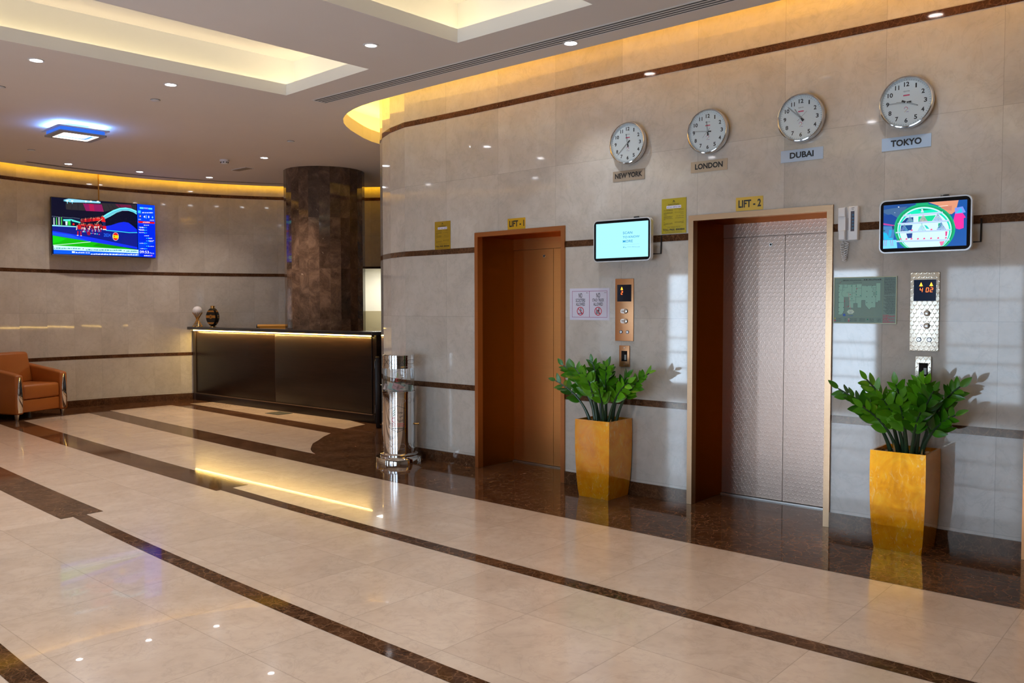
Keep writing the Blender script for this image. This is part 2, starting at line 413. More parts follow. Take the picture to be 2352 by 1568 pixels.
def line(mb, pts, w, y, m):
    for (ax, az), (bx, bz) in zip(pts, pts[1:]):
        dx, dz = bx-ax, bz-az; L = math.hypot(dx, dz) or 1; nx, nz = -dz/L*w/2, dx/L*w/2
        poly(mb, [(ax+nx, az+nz), (ax-nx, az-nz), (bx-nx, bz-nz), (bx+nx, bz+nz)], y, m)
def ring(mb, cx, cz, r0, r1, y, m, n=40, sx=1.0):
    vs = []
    for i in range(n):
        a = 2*PI*i/n; vs += [(cx+r0*sx*math.cos(a), y, cz+r0*math.sin(a)), (cx+r1*sx*math.cos(a), y, cz+r1*math.sin(a))]
    mb.add(vs, [(2*i, 2*i+1, (2*i+3) % (2*n), (2*i+2) % (2*n)) for i in range(n)], m)
def squiggle(mb, x0, x1, z, h, y, m, seed):
    """a line of print too small to read in the photo: a row of short marks"""
    r = random.Random(seed); x = x0
    while x < x1:
        w = h*r.uniform(0.4, 1.6); rect(mb, x, min(x+w, x1), z, z+h*r.uniform(0.55, 1.0), y, m); x += w + h*r.uniform(0.2, 0.55)
def rrect(x0, x1, z0, z1, r, n=8):
    P = []
    for cx, cz, a in ((x1-r, z1-r, 0), (x0+r, z1-r, PI/2), (x0+r, z0+r, PI), (x1-r, z0+r, 1.5*PI)):
        P += [(cx+r*math.cos(a+PI/2*i/n), cz+r*math.sin(a+PI/2*i/n)) for i in range(n+1)]
    return P

# ------------------------------------------------------------------ the setting
RW = -PI/2                       # rotation for things that hang on the right wall (front looks to -X)
ZTOP = 4.05
BANDS = [(0.737, 0.789), (2.058, 2.111), (3.373, 3.425)]
def vz(z): return (z - 0.789)/0.66
LIFTS = [(-0.10, 1.01), (2.185, 3.30), (4.50, 5.60)]
LIFT_H = 2.245
PLAN = [(5.965, -3.0), (5.965, -0.10), (5.965, 1.01), (5.965, 2.185), (5.965, 3.30), (5.965, 4.45), (5.967, 4.50), (6.003, 5.60), (6.005, 5.66),
        (6.005, 6.59), (6.10, 6.92), (6.235, 7.20), (6.411, 7.443), (6.627, 7.651), (6.873, 7.823), (7.145, 7.95), (7.435, 8.03), (7.734, 8.054), (10.9, 8.054)]
def wall_x(y):
    for (x0, y0), (x1, y1) in zip(PLAN, PLAN[1:]):
        if y0 <= y <= y1: return x0 + (x1-x0)*(y-y0)/(y1-y0)
    return 5.965
def offset_plan(pts, d):
    out = []
    for i, p in enumerate(pts):
        a = Vector(pts[max(i-1, 0)]); b = Vector(pts[min(i+1, len(pts)-1)]); t = (b-a).normalized()
        out.append((p[0]-t.y*d, p[1]+t.x*d))
    return out
def is_lift(a, b): return any(abs(a[1]-l0) < 0.02 and abs(b[1]-l1) < 0.02 for l0, l1 in LIFTS)
def uquad(mb, a, b, z0, z1, u0, u1, m):
    mb.uv = mb.uv if mb.uv is not None else {}
    mb.uv[len(mb.f)] = ((u0, vz(z0)), (u1, vz(z0)), (u1, vz(z1)), (u0, vz(z1)))
    mb.add([(a[0], a[1], z0), (b[0], b[1], z0), (b[0], b[1], z1), (a[0], a[1], z1)], [(0, 1, 2, 3)], m)
def u_of(i):
    x, y = PLAN[i]
    if y <= 6.60 and i <= 9: return (y-3.233)/0.69
    return (6.59-3.233)/0.69 + 0.135 + (i-9)*1.0
# wall_right with its three lift openings
mb = MB()
for i in range(len(PLAN)-1):
    a, b = PLAN[i], PLAN[i+1]
    u0, u1 = u_of(i), u_of(i+1)
    if i >= 9: u0 = math.floor(u0)+0.0+20; u1 = u0+1.0
    if i == len(PLAN)-2: u1 = u0 + 6
    uquad(mb, a, b, LIFT_H if is_lift(a, b) else 0.0, ZTOP, u0, u1, M_WALL)
struct(mb.build('wall_right'))
def run(pts, d, z0, z1, m, name, skip=True):
    """a dark marble course that follows the wall, proud of it by d"""
    mb = MB(); off = offset_plan(pts, d)
    for i in range(len(pts)-1):
        if skip and is_lift(pts[i], pts[i+1]): continue
        a, b, c, e = off[i], off[i+1], pts[i+1], pts[i]
        mb.add([(*a, z0), (*b, z0), (*b, z1), (*a, z1), (*e, z0), (*c, z0), (*c, z1), (*e, z1)],
               [(0, 1, 2, 3), (3, 2, 6, 7), (0, 4, 5, 1), (0, 3, 7, 4), (1, 5, 6, 2)], m)
    return struct(mb.build(name))
run(PLAN, 0.0025, *BANDS[0], M_BAND, 'trim_1'); run(PLAN, 0.0025, *BANDS[1], M_BAND, 'trim_2'); run(PLAN, 0.0025, *BANDS[2], M_BAND, 'trim_3', False)
run(PLAN, 0.014, 0.0, 0.108, M_BAND, 'baseboard_right')

# wall_back : a round apse of flat marble slabs
CX, CY, RB = 5.63, 8.57, 5.10
NB = 40
DOOR_F = (6, 7, 8)               # facets that hold the door behind the column
def arc(a, r): return (CX + r*math.cos(math.radians(a)), CY + r*math.sin(math.radians(a)))
ARC = [arc(4.5*i, RB) for i in range(NB+1)]
mb = MB()
for i in range(NB):
    uquad(mb, ARC[i], ARC[i+1], 2.235 if i in DOOR_F else 0.0, ZTOP, 40+i, 41+i, M_WALL)
struct(mb.build('wall_back'))
def arc_run(d, z0, z1, name):
    mb = MB()
    for i in range(NB):
        if i in DOOR_F and z0 < 2.2: continue
        a, b = arc(4.5*i, RB-d), arc(4.5*(i+1), RB-d); c, e = ARC[i+1], ARC[i]
        mb.add([(*a, z0), (*b, z0), (*b, z1), (*a, z1), (*e, z0), (*c, z0), (*c, z1), (*e, z1)],
               [(0, 1, 2, 3), (3, 2, 6, 7), (0, 4, 5, 1), (0, 3, 7, 4), (1, 5, 6, 2)], M_BAND)
    return struct(mb.build(name))
arc_run(0.0025, *BANDS[0], 'trim_4'); arc_run(0.0025, *BANDS[1], 'trim_5'); arc_run(0.0025, *BANDS[2], 'trim_6')
arc_run(0.014, 0.0, 0.108, 'baseboard_back')
# the doorway behind the column, a lit painted passage beyond it
da, db = arc(27, RB), arc(40.5, RB)
dd = Vector((db[0]-da[0], db[1]-da[1])); wd = dd.length; mid = ((da[0]+db[0])/2, (da[1]+db[1])/2)
rz = math.atan2(dd.y, dd.x) + PI      # local x runs to the right as seen from the hall, -y looks into the hall
d4 = struct(thing('door_4', 'pale open doorway behind the dark marble column', 'doorway', (*mid, 0), rz))
mb = MB(); h = wd/2
mb.box(-h, -h+0.035, -0.01, 0.12, 0, 2.235, M_WENGE); mb.box(h-0.035, h, -0.01, 0.12, 0, 2.235, M_WENGE); mb.box(-h+0.035, h-0.035, -0.01, 0.12, 2.20, 2.235, M_WENGE)
mb.build('door_frame', d4)
mb = MB()
for z0, z1, m in ((0, 1.46, M_PAINT2), (1.46, 2.3, M_PAINT)):
    mb.add([(-h-0.1, 0.12, z0), (-h-0.1, 1.3, z0), (h+0.1, 1.3, z0), (h+0.1, 0.12, z0), (-h-0.1, 0.12, z1), (-h-0.1, 1.3, z1), (h+0.1, 1.3, z1), (h+0.1, 0.12, z1)],
           [(0, 1, 5, 4), (1, 2, 6, 5), (2, 3, 7, 6)], m)
mb.add([(-h-0.1, 0.12, 2.3), (-h-0.1, 1.3, 2.3), (h+0.1, 1.3, 2.3), (h+0.1, 0.12, 2.3)], [(0, 1, 2, 3)], M_PAINT)
mb.add([(-h-0.1, 0.12, 0.001), (-h-0.1, 1.3, 0.001), (h+0.1, 1.3, 0.001), (h+0.1, 0.12, 0.001)], [(0, 1, 2, 3)], M_FLOOR)
mb.build('passage_wall', d4)
nrm = Vector((math.cos(math.radians(33.75)), math.sin(math.radians(33.75)), 0))
area('passage_light', (mid[0]+nrm.x*0.6, mid[1]+nrm.y*0.6, 2.25), (0, 0, -1), 0.5, 0.5, 16, (1.0, 0.95, 0.85))

# wall_left with the glazed shop front behind the camera, and the closing walls
mb = MB(); ys = [-3.0]
for a, b in WINDOWS: ys += [a, b]
ys.append(8.57)
def wq(y0, y1, z0, z1): mb.add([(XL, y0, z0), (XL, y1, z0), (XL, y1, z1), (XL, y0, z1)], [(0, 1, 2, 3)], M_WALL)
for i in range(len(ys)-1):
    if i % 2 == 0: wq(ys[i], ys[i+1], 0, ZTOP)
    else: wq(ys[i], ys[i+1], 2.16, ZTOP); wq(ys[i], ys[i+1], 0, 0.10)
struct(mb.build('wall_left'))
mb = MB(); mb.add([(XL, -3, 0), (5.965, -3, 0), (5.965, -3, ZTOP), (XL, -3, ZTOP)], [(0, 1, 2, 3)], M_WALL); struct(mb.build('wall_front'))
mb = MB(); mb.add([(XL, 8.57, 0), (CX-RB, CY, 0), (CX-RB, CY, ZTOP), (XL, 8.57, ZTOP)], [(0, 1, 2, 3)], M_WALL)
mb.add([(10.9, 8.054, 0), (10.9, 8.57, 0), (10.9, 8.57, ZTOP), (10.9, 8.054, ZTOP)], [(0, 1, 2, 3)], M_WALL)
mb.add([(10.9, 8.57, 0), (CX+RB, CY, 0), (CX+RB, CY, ZTOP), (10.9, 8.57, ZTOP)], [(0, 1, 2, 3)], M_WALL); struct(mb.build('wall_side'))
for k, (a, b) in enumerate(WINDOWS):
    w = struct(thing('window_%d' % (k+1), 'tall glazed shop front pane behind the photographer', 'window', (XL, (a+b)/2, 0), PI/2))
    L = (b-a)/2; mb = MB()
    for x0, x1, z0, z1 in ((-L, -L+0.05, 0.1, 2.16), (L-0.05, L, 0.1, 2.16), (-L+0.05, L-0.05, 0.1, 0.16), (-L+0.05, L-0.05, 2.1, 2.16)): mb.box(x0, x1, -0.03, 0.05, z0, z1, M_STEEL)
    for zz in (0.42, 0.70, 0.96, 1.62): mb.box(-L+0.05, L-0.05, -0.012, 0.02, zz, zz+0.022, M_STEEL)  # extra rails, added to break the mirrored window light into bands
    n = max(0, int(round((b-a)/1.15))-1)
    for j in range(n):
        x = -L+(b-a)*(j+1)/(n+1); mb.box(x-0.025, x+0.025, -0.03, 0.05, 0.16, 2.1, M_STEEL)
    mb.build('window_frame', w)
    mb = MB(); mb.box(-L+0.05, L-0.05, 0.005, 0.013, 0.16, 2.10, M_GLASS); mb.build('glass_pane', w)

# ------------------------------------------------------------------ floor
mb = MB(); mb.add([(XL-0.3, -3, 0), (11, -3, 0), (11, 14.0, 0), (XL-0.3, 14.0, 0)], [(0, 1, 2, 3)], M_FLOOR); struct(mb.build('floor'))
def bend(x0, k, y, y0=2.0): return x0 + k*(y-y0)**2
def edge(x0, k, ya, yb, n=24): return [(bend(x0, k, ya+(yb-ya)*i/n), ya+(yb-ya)*i/n) for i in range(n+1)]
def inlay(name, pts, z, m):
    bm = bmesh.new(); vs = [bm.verts.new((x, y, 0)) for x, y in pts]
    es = [bm.edges.new((vs[i], vs[(i+1) % len(vs)])) for i in range(len(vs))]
    bmesh.ops.triangle_fill(bm, use_beauty=True, use_dissolve=True, edges=es)
    for f in bm.faces:
        f.normal_update()
        if f.normal.z < 0: f.normal_flip()
    mb = MB(); mb.bm(bm, m)
    mb.v = [(x, y, z) for x, y, _ in mb.v]
    return struct(mb.build(name))
def barc(x): return 7.404 + math.sqrt(5.43**2 - (x-6.033)**2)     # edge of the dark border under the apse wall
left_arc = [(6.033-5.43*math.cos(math.radians(a)), 7.404+5.43*math.sin(math.radians(a))) for a in range(12, 84, 4)]
# dark border: along the lifts, round the counter and under the apse wall
E_B = edge(4.968, 0.0041, -3.0, 12.80)
border = E_B + [(5.30, barc(5.30)), (4.9, barc(4.9))] + list(reversed(left_arc)) + [(0.3, 8.5), (0.3, 14.0), (11, 14.0), (11, -3.0)]
inlay('trim_7', border, 0.0010, M_DARK)
T2 = edge(5.345, 0.0036, 7.39, 12.84)
panel2 = T2 + [(x, barc(x)) for x in (6.0, 6.25, 6.5)] + [(6.715, 12.80)] + [(6.60, 10.6), (6.47, 8.46), (6.25, 8.31), (6.04, 8.13), (5.86, 7.99), (5.73, 7.84), (5.60, 7.68), (5.51, 7.53)]
inlay('trim_8', panel2, 0.0020, M_FLOOR)
inlay('trim_9', [(6.80, 8.62), (7.02, 8.69), (7.25, 8.75), (7.42, 9.4), (7.44, 12.70), (7.01, 12.78), (6.90, 10.7)], 0.0020, M_FLOOR)
# two wide stripes that step down to thin ones
inlay('trim_10', edge(4.045, 0.0040, 6.56, 12.62, 14) + [(4.30, 12.58), (4.15, 12.50)] + list(reversed(edge(3.735, 0.0039, 6.55, 12.46, 14))), 0.0011, M_DARK)
inlay('trim_11', edge(3.868, 0.0050, -3.0, 6.56) + list(reversed(edge(3.757, 0.0048, -3.0, 6.55))), 0.0012, M_DARK)
inlay('trim_12', edge(2.765, 0.0054, 6.55, 11.0, 14) + [(2.55, 11.3)] + list(reversed(edge(2.455, 0.0054, 6.54, 10.9, 14))), 0.0011, M_DARK)
inlay('trim_13', edge(2.575, 0.0085, -3.0, 6.55) + list(reversed(edge(2.468, 0.0090, -3.0, 6.54))), 0.0012, M_DARK)
inlay('trim_14', edge(1.365, 0.010, -3.0, 9.0) + list(reversed(edge(1.255, 0.010, -3.0, 9.0))), 0.0012, M_DARK)

# ------------------------------------------------------------------ ceiling
EDGE = [(5.556, -3.0), (5.556, 2.9), (5.57, 4.85), (5.595, 5.8), (5.636, 6.62), (5.67, 6.862), (5.71, 7.03), (5.77, 7.194), (5.84, 7.34), (5.931, 7.486), (6.055, 7.635), (6.195, 7.766),
        (6.37, 7.90), (6.559, 8.021), (6.76, 8.145), (6.956, 8.24), (7.153, 8.30), (7.4, 8.36), (7.73, 8.40), (10.4, 8.40)]
RC = 4.87
BARC = [arc(a, RC) for a in range(2, 179, 4)]
OUTER = [(XL, -3.0)] + EDGE + BARC + [(CX-RC, 8.57), (XL, 8.57)]
REC1 = [(-1.2, 7.51), (4.919, 7.068), (4.846, 5.759), (-1.2, 6.01)]
REC2 = [(-0.3, 4.81), (4.813, 4.673), (4.803, 3.398), (-0.3, 3.50)]
REC3 = [(-0.3, 2.40), (4.80, 2.31), (4.80, 1.02), (-0.3, 1.05)]
RECS = [REC1, REC2, REC3]
def fill2d(loops, z, m, mb):
    cu = bpy.data.curves.new('f', 'CURVE'); cu.dimensions = '2D'; cu.fill_mode = 'BOTH'
    for L in loops:
        s = cu.splines.new('POLY'); s.points.add(len(L)-1); s.use_cyclic_u = True
        for p, (x, y) in zip(s.points, L): p.co = (x, y, 0, 1)
    o = bpy.data.objects.new('f', cu); COL.objects.link(o)
    dg = bpy.context.evaluated_depsgraph_get(); ev = o.evaluated_get(dg); me = ev.to_mesh()
    mb.add([(v.co.x, v.co.y, z) for v in me.vertices], [tuple(p.vertices) for p in me.polygons], m)
    ev.to_mesh_clear(); bpy.data.objects.remove(o); bpy.data.curves.remove(cu)
def strip(mb, pts, z0, z1, m, closed=False):
    n = len(pts); vs = [(x, y, z0) for x, y in pts] + [(x, y, z1) for x, y in pts]
    mb.add(vs, [(i, (i+1) % n, (i+1) % n+n, i+n) for i in range(n if closed else n-1)], m)
def grow(loop, d):
    c = (sum(p[0] for p in loop)/len(loop), sum(p[1] for p in loop)/len(loop)); out = []
    n = len(loop)
    for i in range(n):
        p, a, b = Vector(loop[i]), Vector(loop[i-1]), Vector(loop[(i+1) % n])
        u, v = (p-a).normalized(), (p-b).normalized(); out.append(tuple(p + u*d + v*d))
    return out
ceil = MB()
fill2d([OUTER] + RECS, ZC, M_CEIL, ceil)
LIP = 0.105
for R in RECS:
    strip(ceil, R, ZC, ZC+LIP, M_COVE, True); G = grow(R, 0.24)
    fill2d([grow(R, 0.02), R], ZC+LIP, M_COVE, ceil)
    fill2d([G, grow(R, 0.02)], ZC+0.01, M_COVE, ceil); strip(ceil, grow(R, 0.02), ZC+0.01, ZC+LIP, M_COVE, True)
    strip(ceil, G, ZC+0.01, ZC+0.415, M_COVE, True); fill2d([G], ZC+0.415, M_CEIL, ceil)
def lip(pts, h, back, top):
    """edge of the ceiling in front of a wall: a lip, a trough behind it, a back and a lid over both"""
    strip(ceil, pts, ZC, ZC+h, M_COVE)
    inn = offset_plan(pts, back)
    strip(ceil, inn, ZC, ZC+top, M_COVE)
lip(EDGE, 0.145, 0.30, 0.42)
lip(BARC, 0.10, 0.30, 0.42)
fill2d([[(XL, -3), (11, -3), (11, 14), (XL, 14)]], ZC+0.42, M_COVE, ceil)
struct(ceil.build('ceiling'))
# LED strips lying in the troughs
YEL = (1.0, 0.83, 0.50); ORG = (1.0, 0.46, 0.015)
for R in RECS:
    g = grow(R, 0.185)
    for i in range(4):
        a, b = g[i], g[(i+1) % 4]
        strip_light('cove_led', (*a, ZC+0.06), (*b, ZC+0.06), (0, 0, 1), 0.03, 0.95, YEL)
def trough(pts, back, z, toward, w, p, col, step=1):
    o = offset_plan(pts, back)
    for i in range(0, len(o)-1, step):
        a, b = Vector(o[i]), Vector(o[min(i+step, len(o)-1)])
        if (b-a).length < 0.05: continue
        t = (b-a).normalized(); n = Vector((t.y, -t.x))       # towards the wall
        strip_light('cove_led', (*a, z), (*b, z), (n.x*toward[0], n.y*toward[0], toward[1]), w, p, col)
trough(EDGE[:4], 0.11, ZC+0.085, (0.25, 1), 0.03, 7.0, ORG, 1)
trough(EDGE[3:], 0.11, ZC+0.085, (0.25, 1), 0.03, 7.5, (1.0, 0.58, 0.09), 1)
trough(BARC, 0.10, ZC+0.20, (1, 0.1), 0.06, 3.6, (1.0, 0.50, 0.01), 4)

# ------------------------------------------------------------------ lifts (the lift doors belong to the building)
def lift(n, y0, y1, mf, md, label, rot=0.0, simple=False):
    yc = (y0+y1)/2; hw = (y1-y0)/2; xw = wall_x(yc)
    d = struct(thing('door_%d' % n, label, 'lift door', (xw, yc, 0), RW+rot))
    H, fw, dep = LIFT_H, 0.042, 0.50
    mb = MB()
    for s in (-1, 1):
        x0, x1 = (-hw, -hw+fw) if s < 0 else (hw-fw, hw)
        mb.box(x0, x1, -0.016, 0.05, 0.002, H, mf)
    mb.box(-hw+fw, hw-fw, -0.016, 0.05, H-fw, H, mf); mb.build('door_frame', d)
    mb = MB()
    for s in (-1, 1):
        x0, x1 = (-hw, -hw+fw-0.004) if s < 0 else (hw-fw+0.004, hw)
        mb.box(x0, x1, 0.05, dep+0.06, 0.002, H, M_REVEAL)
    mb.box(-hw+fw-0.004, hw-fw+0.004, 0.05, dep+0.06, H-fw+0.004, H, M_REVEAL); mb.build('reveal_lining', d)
    iw = hw-fw+0.004
    mb = MB(); mb.box(-iw, iw, dep-0.005, dep+0.05, 2.10, H-fw+0.004, md); mb.build('header_panel', d)
    for s in (-1, 1):
        mb = MB(); x0, x1 = (-iw, -0.002) if s < 0 else (0.002, iw)
        mb.box(x0, x1, dep, dep+0.035, 0.016, 2.097, md); p = mb.build('door_panel', d)
        if s < 0:
            mb = MB(); mb.lathe([(0.014, 0), (0.014, -0.006), (0.008, -0.006)], M_STEEL, (-0.115, dep, 2.03), 24, axis='y'); mb.lathe([(0.008, 0), (0.008, -0.007)], M_GREYDARK, (-0.115, dep, 2.03), 16, axis='y')
            mb.build('lock', p)
    mb = MB(); mb.box(-iw, iw, dep-0.022, dep+0.05, 0.001, 0.012, M_STEEL); mb.box(-iw, iw, dep+0.002, dep+0.012, 0.012, 0.0135, M_GREYDARK); mb.build('sill', d)
    mb = MB(); mb.box(-iw, iw, dep+0.045, dep+0.06, 0.012, H-fw, M_GREYDARK); mb.build('shaft_lining', d)
    return d
lift(1, 4.50, 5.60, M_FRAME_A, M_LIFT_A, 'lift door of the far left lift, copper reflection in its colour', -math.radians(1.9))
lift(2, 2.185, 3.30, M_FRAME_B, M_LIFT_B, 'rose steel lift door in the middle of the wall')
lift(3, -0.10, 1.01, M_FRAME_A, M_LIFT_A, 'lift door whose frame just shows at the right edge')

# ------------------------------------------------------------------ signs over the lifts
INK = (22, 20, 24)
def on_wall(name, label, cat, y, z, group=None, off=0.0): return thing(name, label, cat, (wall_x(y)-off, y, z), RW, group)
def plate(root, w, h, t, m, name='plate', bev=0.0):
    mb = MB(); mb.box(-w/2, w/2, -t, 0, -h/2, h/2, m, bev); return mb.build(name, root)
def lift_sign(txt, y, z, rgb, label):
    r = on_wall('lift_sign', label, 'sign', y, z, 'lift number signs'); w, h = 0.212, 0.100
    plate(r, w, h, 0.004, mat('sign_yellow_%d' % rgb[0], srgb(*rgb), 0.35))
    mb = MB(); text(mb, txt, -0.085, 0.092, -0.026, 0.030, -0.0048, flat(INK), 0.03); mb.build('lettering', r)
lift_sign('LIFT - 1', 5.071, 2.2985, (196, 152, 10), 'yellow sign reading LIFT - 1 above the left lift door')
lift_sign('LIFT - 2', 2.806, 2.301, (206, 172, 60), 'yellow sign reading LIFT - 2 above the right lift door')
# city name plates and wall clocks
def city(txt, y, rgb, wtxt, label, rough=0.3, metal=0.0):
    r = on_wall('city_sign', label, 'sign', y, 2.612, 'city name plates under the clocks')
    plate(r, 0.305, 0.084, 0.004, mat('plate_'+txt.lower().replace(' ', '_'), srgb(*rgb), rough, metal))
    mb = MB(); text(mb, txt, -wtxt/2, wtxt/2, -0.019, 0.024, -0.0048, flat(INK), 0.035); mb.build('lettering', r)
city('NEW YORK', 3.856, (150, 135, 118), 0.262, 'taupe name plate reading NEW YORK under the leftmost clock')
city('LONDON', 3.137, (182, 165, 142), 0.232, 'beige name plate reading LONDON under the second clock')
city('DUBAI', 2.416, (178, 196, 218), 0.172, 'pale blue name plate reading DUBAI under the third clock')
city('TOKYO', 1.72, (176, 200, 228), 0.190, 'pale blue name plate reading TOKYO under the rightmost clock')
def clock(y, hour, minute, second, label):
    r = on_wall('wall_clock', label, 'clock', y, 2.864, 'row of world time clocks'); R = 0.168
    mb = MB(); mb.lathe([(R-0.012, 0), (R-0.004, -0.012), (R, -0.03), (R, -0.052), (R-0.004, -0.060), (R-0.010, -0.061), (R-0.014, -0.056), (R-0.0145, -0.040)], M_CHROME, (0, 0, 0), 72, caps=False, axis='y'); mb.build('rim', r)
    dial = MB(); dial.lathe([(R-0.013, -0.040), (0.0, -0.040)], mat('clock_face', (0.82, 0.90, 0.93), 0.5), (0, 0, 0), 64, smooth=False, caps=False, axis='y'); dial = dial.build('dial', r)
    mb = MB(); k = flat(INK)
    for n in range(1, 13):
        a = math.radians(90-30*n); cx, cz = 0.116*math.cos(a), 0.116*math.sin(a); w = 0.019 if n < 10 else 0.033
        if n == 1: w = 0.009
        if n == 11: w = 0.026
        mb = MB(); text(mb, str(n), cx-w/2, cx+w/2, cz-0.0145, cz+0.0145, -0.0408, k, 0.028); mb.build('numeral', dial)
    mb = MB()
    for n in range(60):
        a = math.radians(6*n); c, s = math.cos(a), math.sin(a); w = 0.0011 if n % 5 else 0.0022
        line(mb, [(0.1395*c, 0.1395*s), (0.1475*c, 0.1475*s)], w, -0.0406, flat((70, 78, 84)))
    mb.build('minute_marks', dial)
    mb = MB(); text(mb, 'ajanta', -0.019, 0.019, 0.064, 0.077, -0.0406, flat((120, 126, 130))); mb.build('brand_mark', dial); mb = MB()
    poly(mb, rrect(-0.020, 0.020, 0.041, 0.049, 0.003, 4), -0.0406, flat((214, 40, 96))); rect(mb, -0.016, 0.016, 0.0445, 0.0455, -0.0409, flat((240, 150, 180))); mb.build('red_bar', dial); mb = MB()
    for i in range(10):
        a = PI*1.05 - i*PI*1.15/10; b = a-PI*1.15/10
        line(mb, [(-0.002+0.010*math.cos(a), -0.040+0.010*math.sin(a)), (-0.002+0.010*math.cos(b), -0.040+0.010*math.sin(b))], 0.003, -0.0406, flat((214, 50, 110) if i > 2 else (180, 120, 190)))
    line(mb, [(0.008, -0.042), (-0.010, -0.062)], 0.0022, -0.0407, flat((200, 160, 120))); squiggle(mb, 0.0, 0.018, -0.063, 0.004, -0.0406, flat((150, 120, 190)), 5)
    line(mb, [(0.014, -0.036), (0.018, -0.046)], 0.0012, -0.0406, flat((150, 140, 200)))
    mb.build('logo_mark', dial)
    def hand(name, ang, L, tail, w, y, m, hollow=True):
        a = math.radians(90-ang); d = (math.cos(a), math.sin(a)); n = (-d[1], d[0]); mb = MB()
        P = lambda t, s: (d[0]*t+n[0]*s, d[1]*t+n[1]*s)
        if hollow:
            for s in (-1, 1): mb.prism([P(-0.004, s*w*0.55-0.0006), P(-0.004, s*w*0.55+0.0006), P(L*0.93, s*w*0.28+0.0006), P(L*0.93, s*w*0.28-0.0006)], y-0.001, y, m)
            mb.prism([P(L*0.90, -w*0.34), P(L*0.90, w*0.34), P(L, w*0.1), P(L, -w*0.1)], y-0.001, y, m)
            mb.prism([P(-tail, -w*0.9), P(-tail, w*0.9), P(0.006, w*0.55), P(0.006, -w*0.55)], y-0.001, y, m)
        else: mb.prism([P(-tail, -w/2), P(-tail, w/2), P(L, w/4), P(L, -w/4)], y-0.0008, y, m)
        return mb.build(name, r)
    hand('hour_hand', (hour+minute/60)*30, 0.078, 0.030, 0.0075, -0.0425, k); hand('minute_hand', minute*6, 0.126, 0.030, 0.0060, -0.0445, k)
    hand('second_hand', second*6, 0.060, 0.030, 0.0018, -0.0465, flat((60, 60, 66)), False)
    mb = MB(); mb.lathe([(0.004, -0.040), (0.004, -0.048), (0.0, -0.049)], M_STEEL, (0, 0, 0), 16, caps=False, axis='y'); mb.build('hub', r)
    mb = MB(); mb.lathe([(R-0.0145, -0.052), (0.0, -0.052)], glass('clock_glass', (1, 1, 1), 0.12), (0, 0, 0), 64, smooth=False, caps=False, axis='y'); mb.build('glass', r)
clock(3.842, 11, 38, 38, 'round chrome wall clock at 11:38 above the NEW YORK plate')
clock(3.129, 11, 46, 37, 'round chrome wall clock at 11:46 above the LONDON plate')
clock(2.410, 10, 52, 8, 'round chrome wall clock at 10:52 above the DUBAI plate')
clock(1.712, 3, 45, 46, 'round chrome wall clock at 3:45 above the TOKYO plate')

# ------------------------------------------------------------------ yellow lift notices
def notice(y, z, w, h, rgb, num, label):
    r = on_wall('lift_notice', label, 'notice', y, z, 'yellow lift safety notices')
    plate(r, w, h, 0.004, mat('notice_%d' % rgb[0], srgb(*rgb), 0.4))
    mb = MB(); Y = -0.0046; dk = flat((74, 66, 8)); bk = flat(INK)
    X = lambda u: -w/2+w*u
    Zv = lambda v: h/2-h*v
    for a, b, c in ((0.50, 0.085, 0.030), (0.475, 0.11, 0.022), (0.53, 0.11, 0.022)): poly(mb, ell(X(a), Zv(b-0.015), w*c, h*c*0.55, 12), Y, dk)
    squiggle(mb, X(.42), X(.56), Zv(.135), h*.010, Y, dk, 1); squiggle(mb, X(.26), X(.72), Zv(.165), h*.012, Y, bk, 2); squiggle(mb, X(.26), X(.72), Zv(.192), h*.016, Y, bk, 4)
    poly(mb, rrect(X(.20), X(.80), Zv(.285), Zv(.205), h*.012, 4), Y-0.0003, flat((214, 214, 236)))
    text(mb, num, X(.22), X(.78), Zv(.265), Zv(.232), Y-0.0006, flat((40, 34, 110)), 0.01)
    for i, (v, l) in enumerate(((.33, 1), (.352, 1), (.405, 1), (.425, 1), (.447, .35), (.485, .35), (.52, 1), (.542, .9), (.575, 1), (.60, .2), (.68, .12), (.71, 1), (.735, 1), (.76, .25))):
        squiggle(mb, X(.09), X(.09+.37*l), Zv(v), h*.013, Y, dk, 10+i)
    for i, (v, l) in enumerate(((.315, 1), (.345, .55), (.41, 1), (.455, .35), (.515, .85), (.57, .95), (.655, .12), (.68, 1), (.70, 1), (.72, .25))):
        squiggle(mb, X(.91-.37*l), X(.91), Zv(v), h*.012, Y, dk, 40+i)
    line(mb, [(X(.14), Zv(.795)), (X(.86), Zv(.795))], h*.003, Y, bk); line(mb, [(X(.14), Zv(.945)), (X(.86), Zv(.945))], h*.003, Y, bk)
    text(mb, 'In Case of Emergency Please Call', X(.24), X(.76), Zv(.838), Zv(.812), Y, bk, 0.01)
    text(mb, 'TOLL FREE: 8003844', X(.06), X(.94), Zv(.920), Zv(.862), Y, bk, 0.03)
    squiggle(mb, X(.16), X(.84), Zv(.972), h*.012, Y, bk, 77)
    mb.build('print', r)
notice(6.043, 2.247, 0.216, 0.274, (160, 128, 4), 'LIFT NO: 12099', 'darker yellow lift notice on the wall left of lift 1')
notice(3.436, 2.255, 0.217, 0.274, (170, 154, 4), 'LIFT NO: 12097 & 12098', 'bright yellow lift notice between the white screen and lift 2')

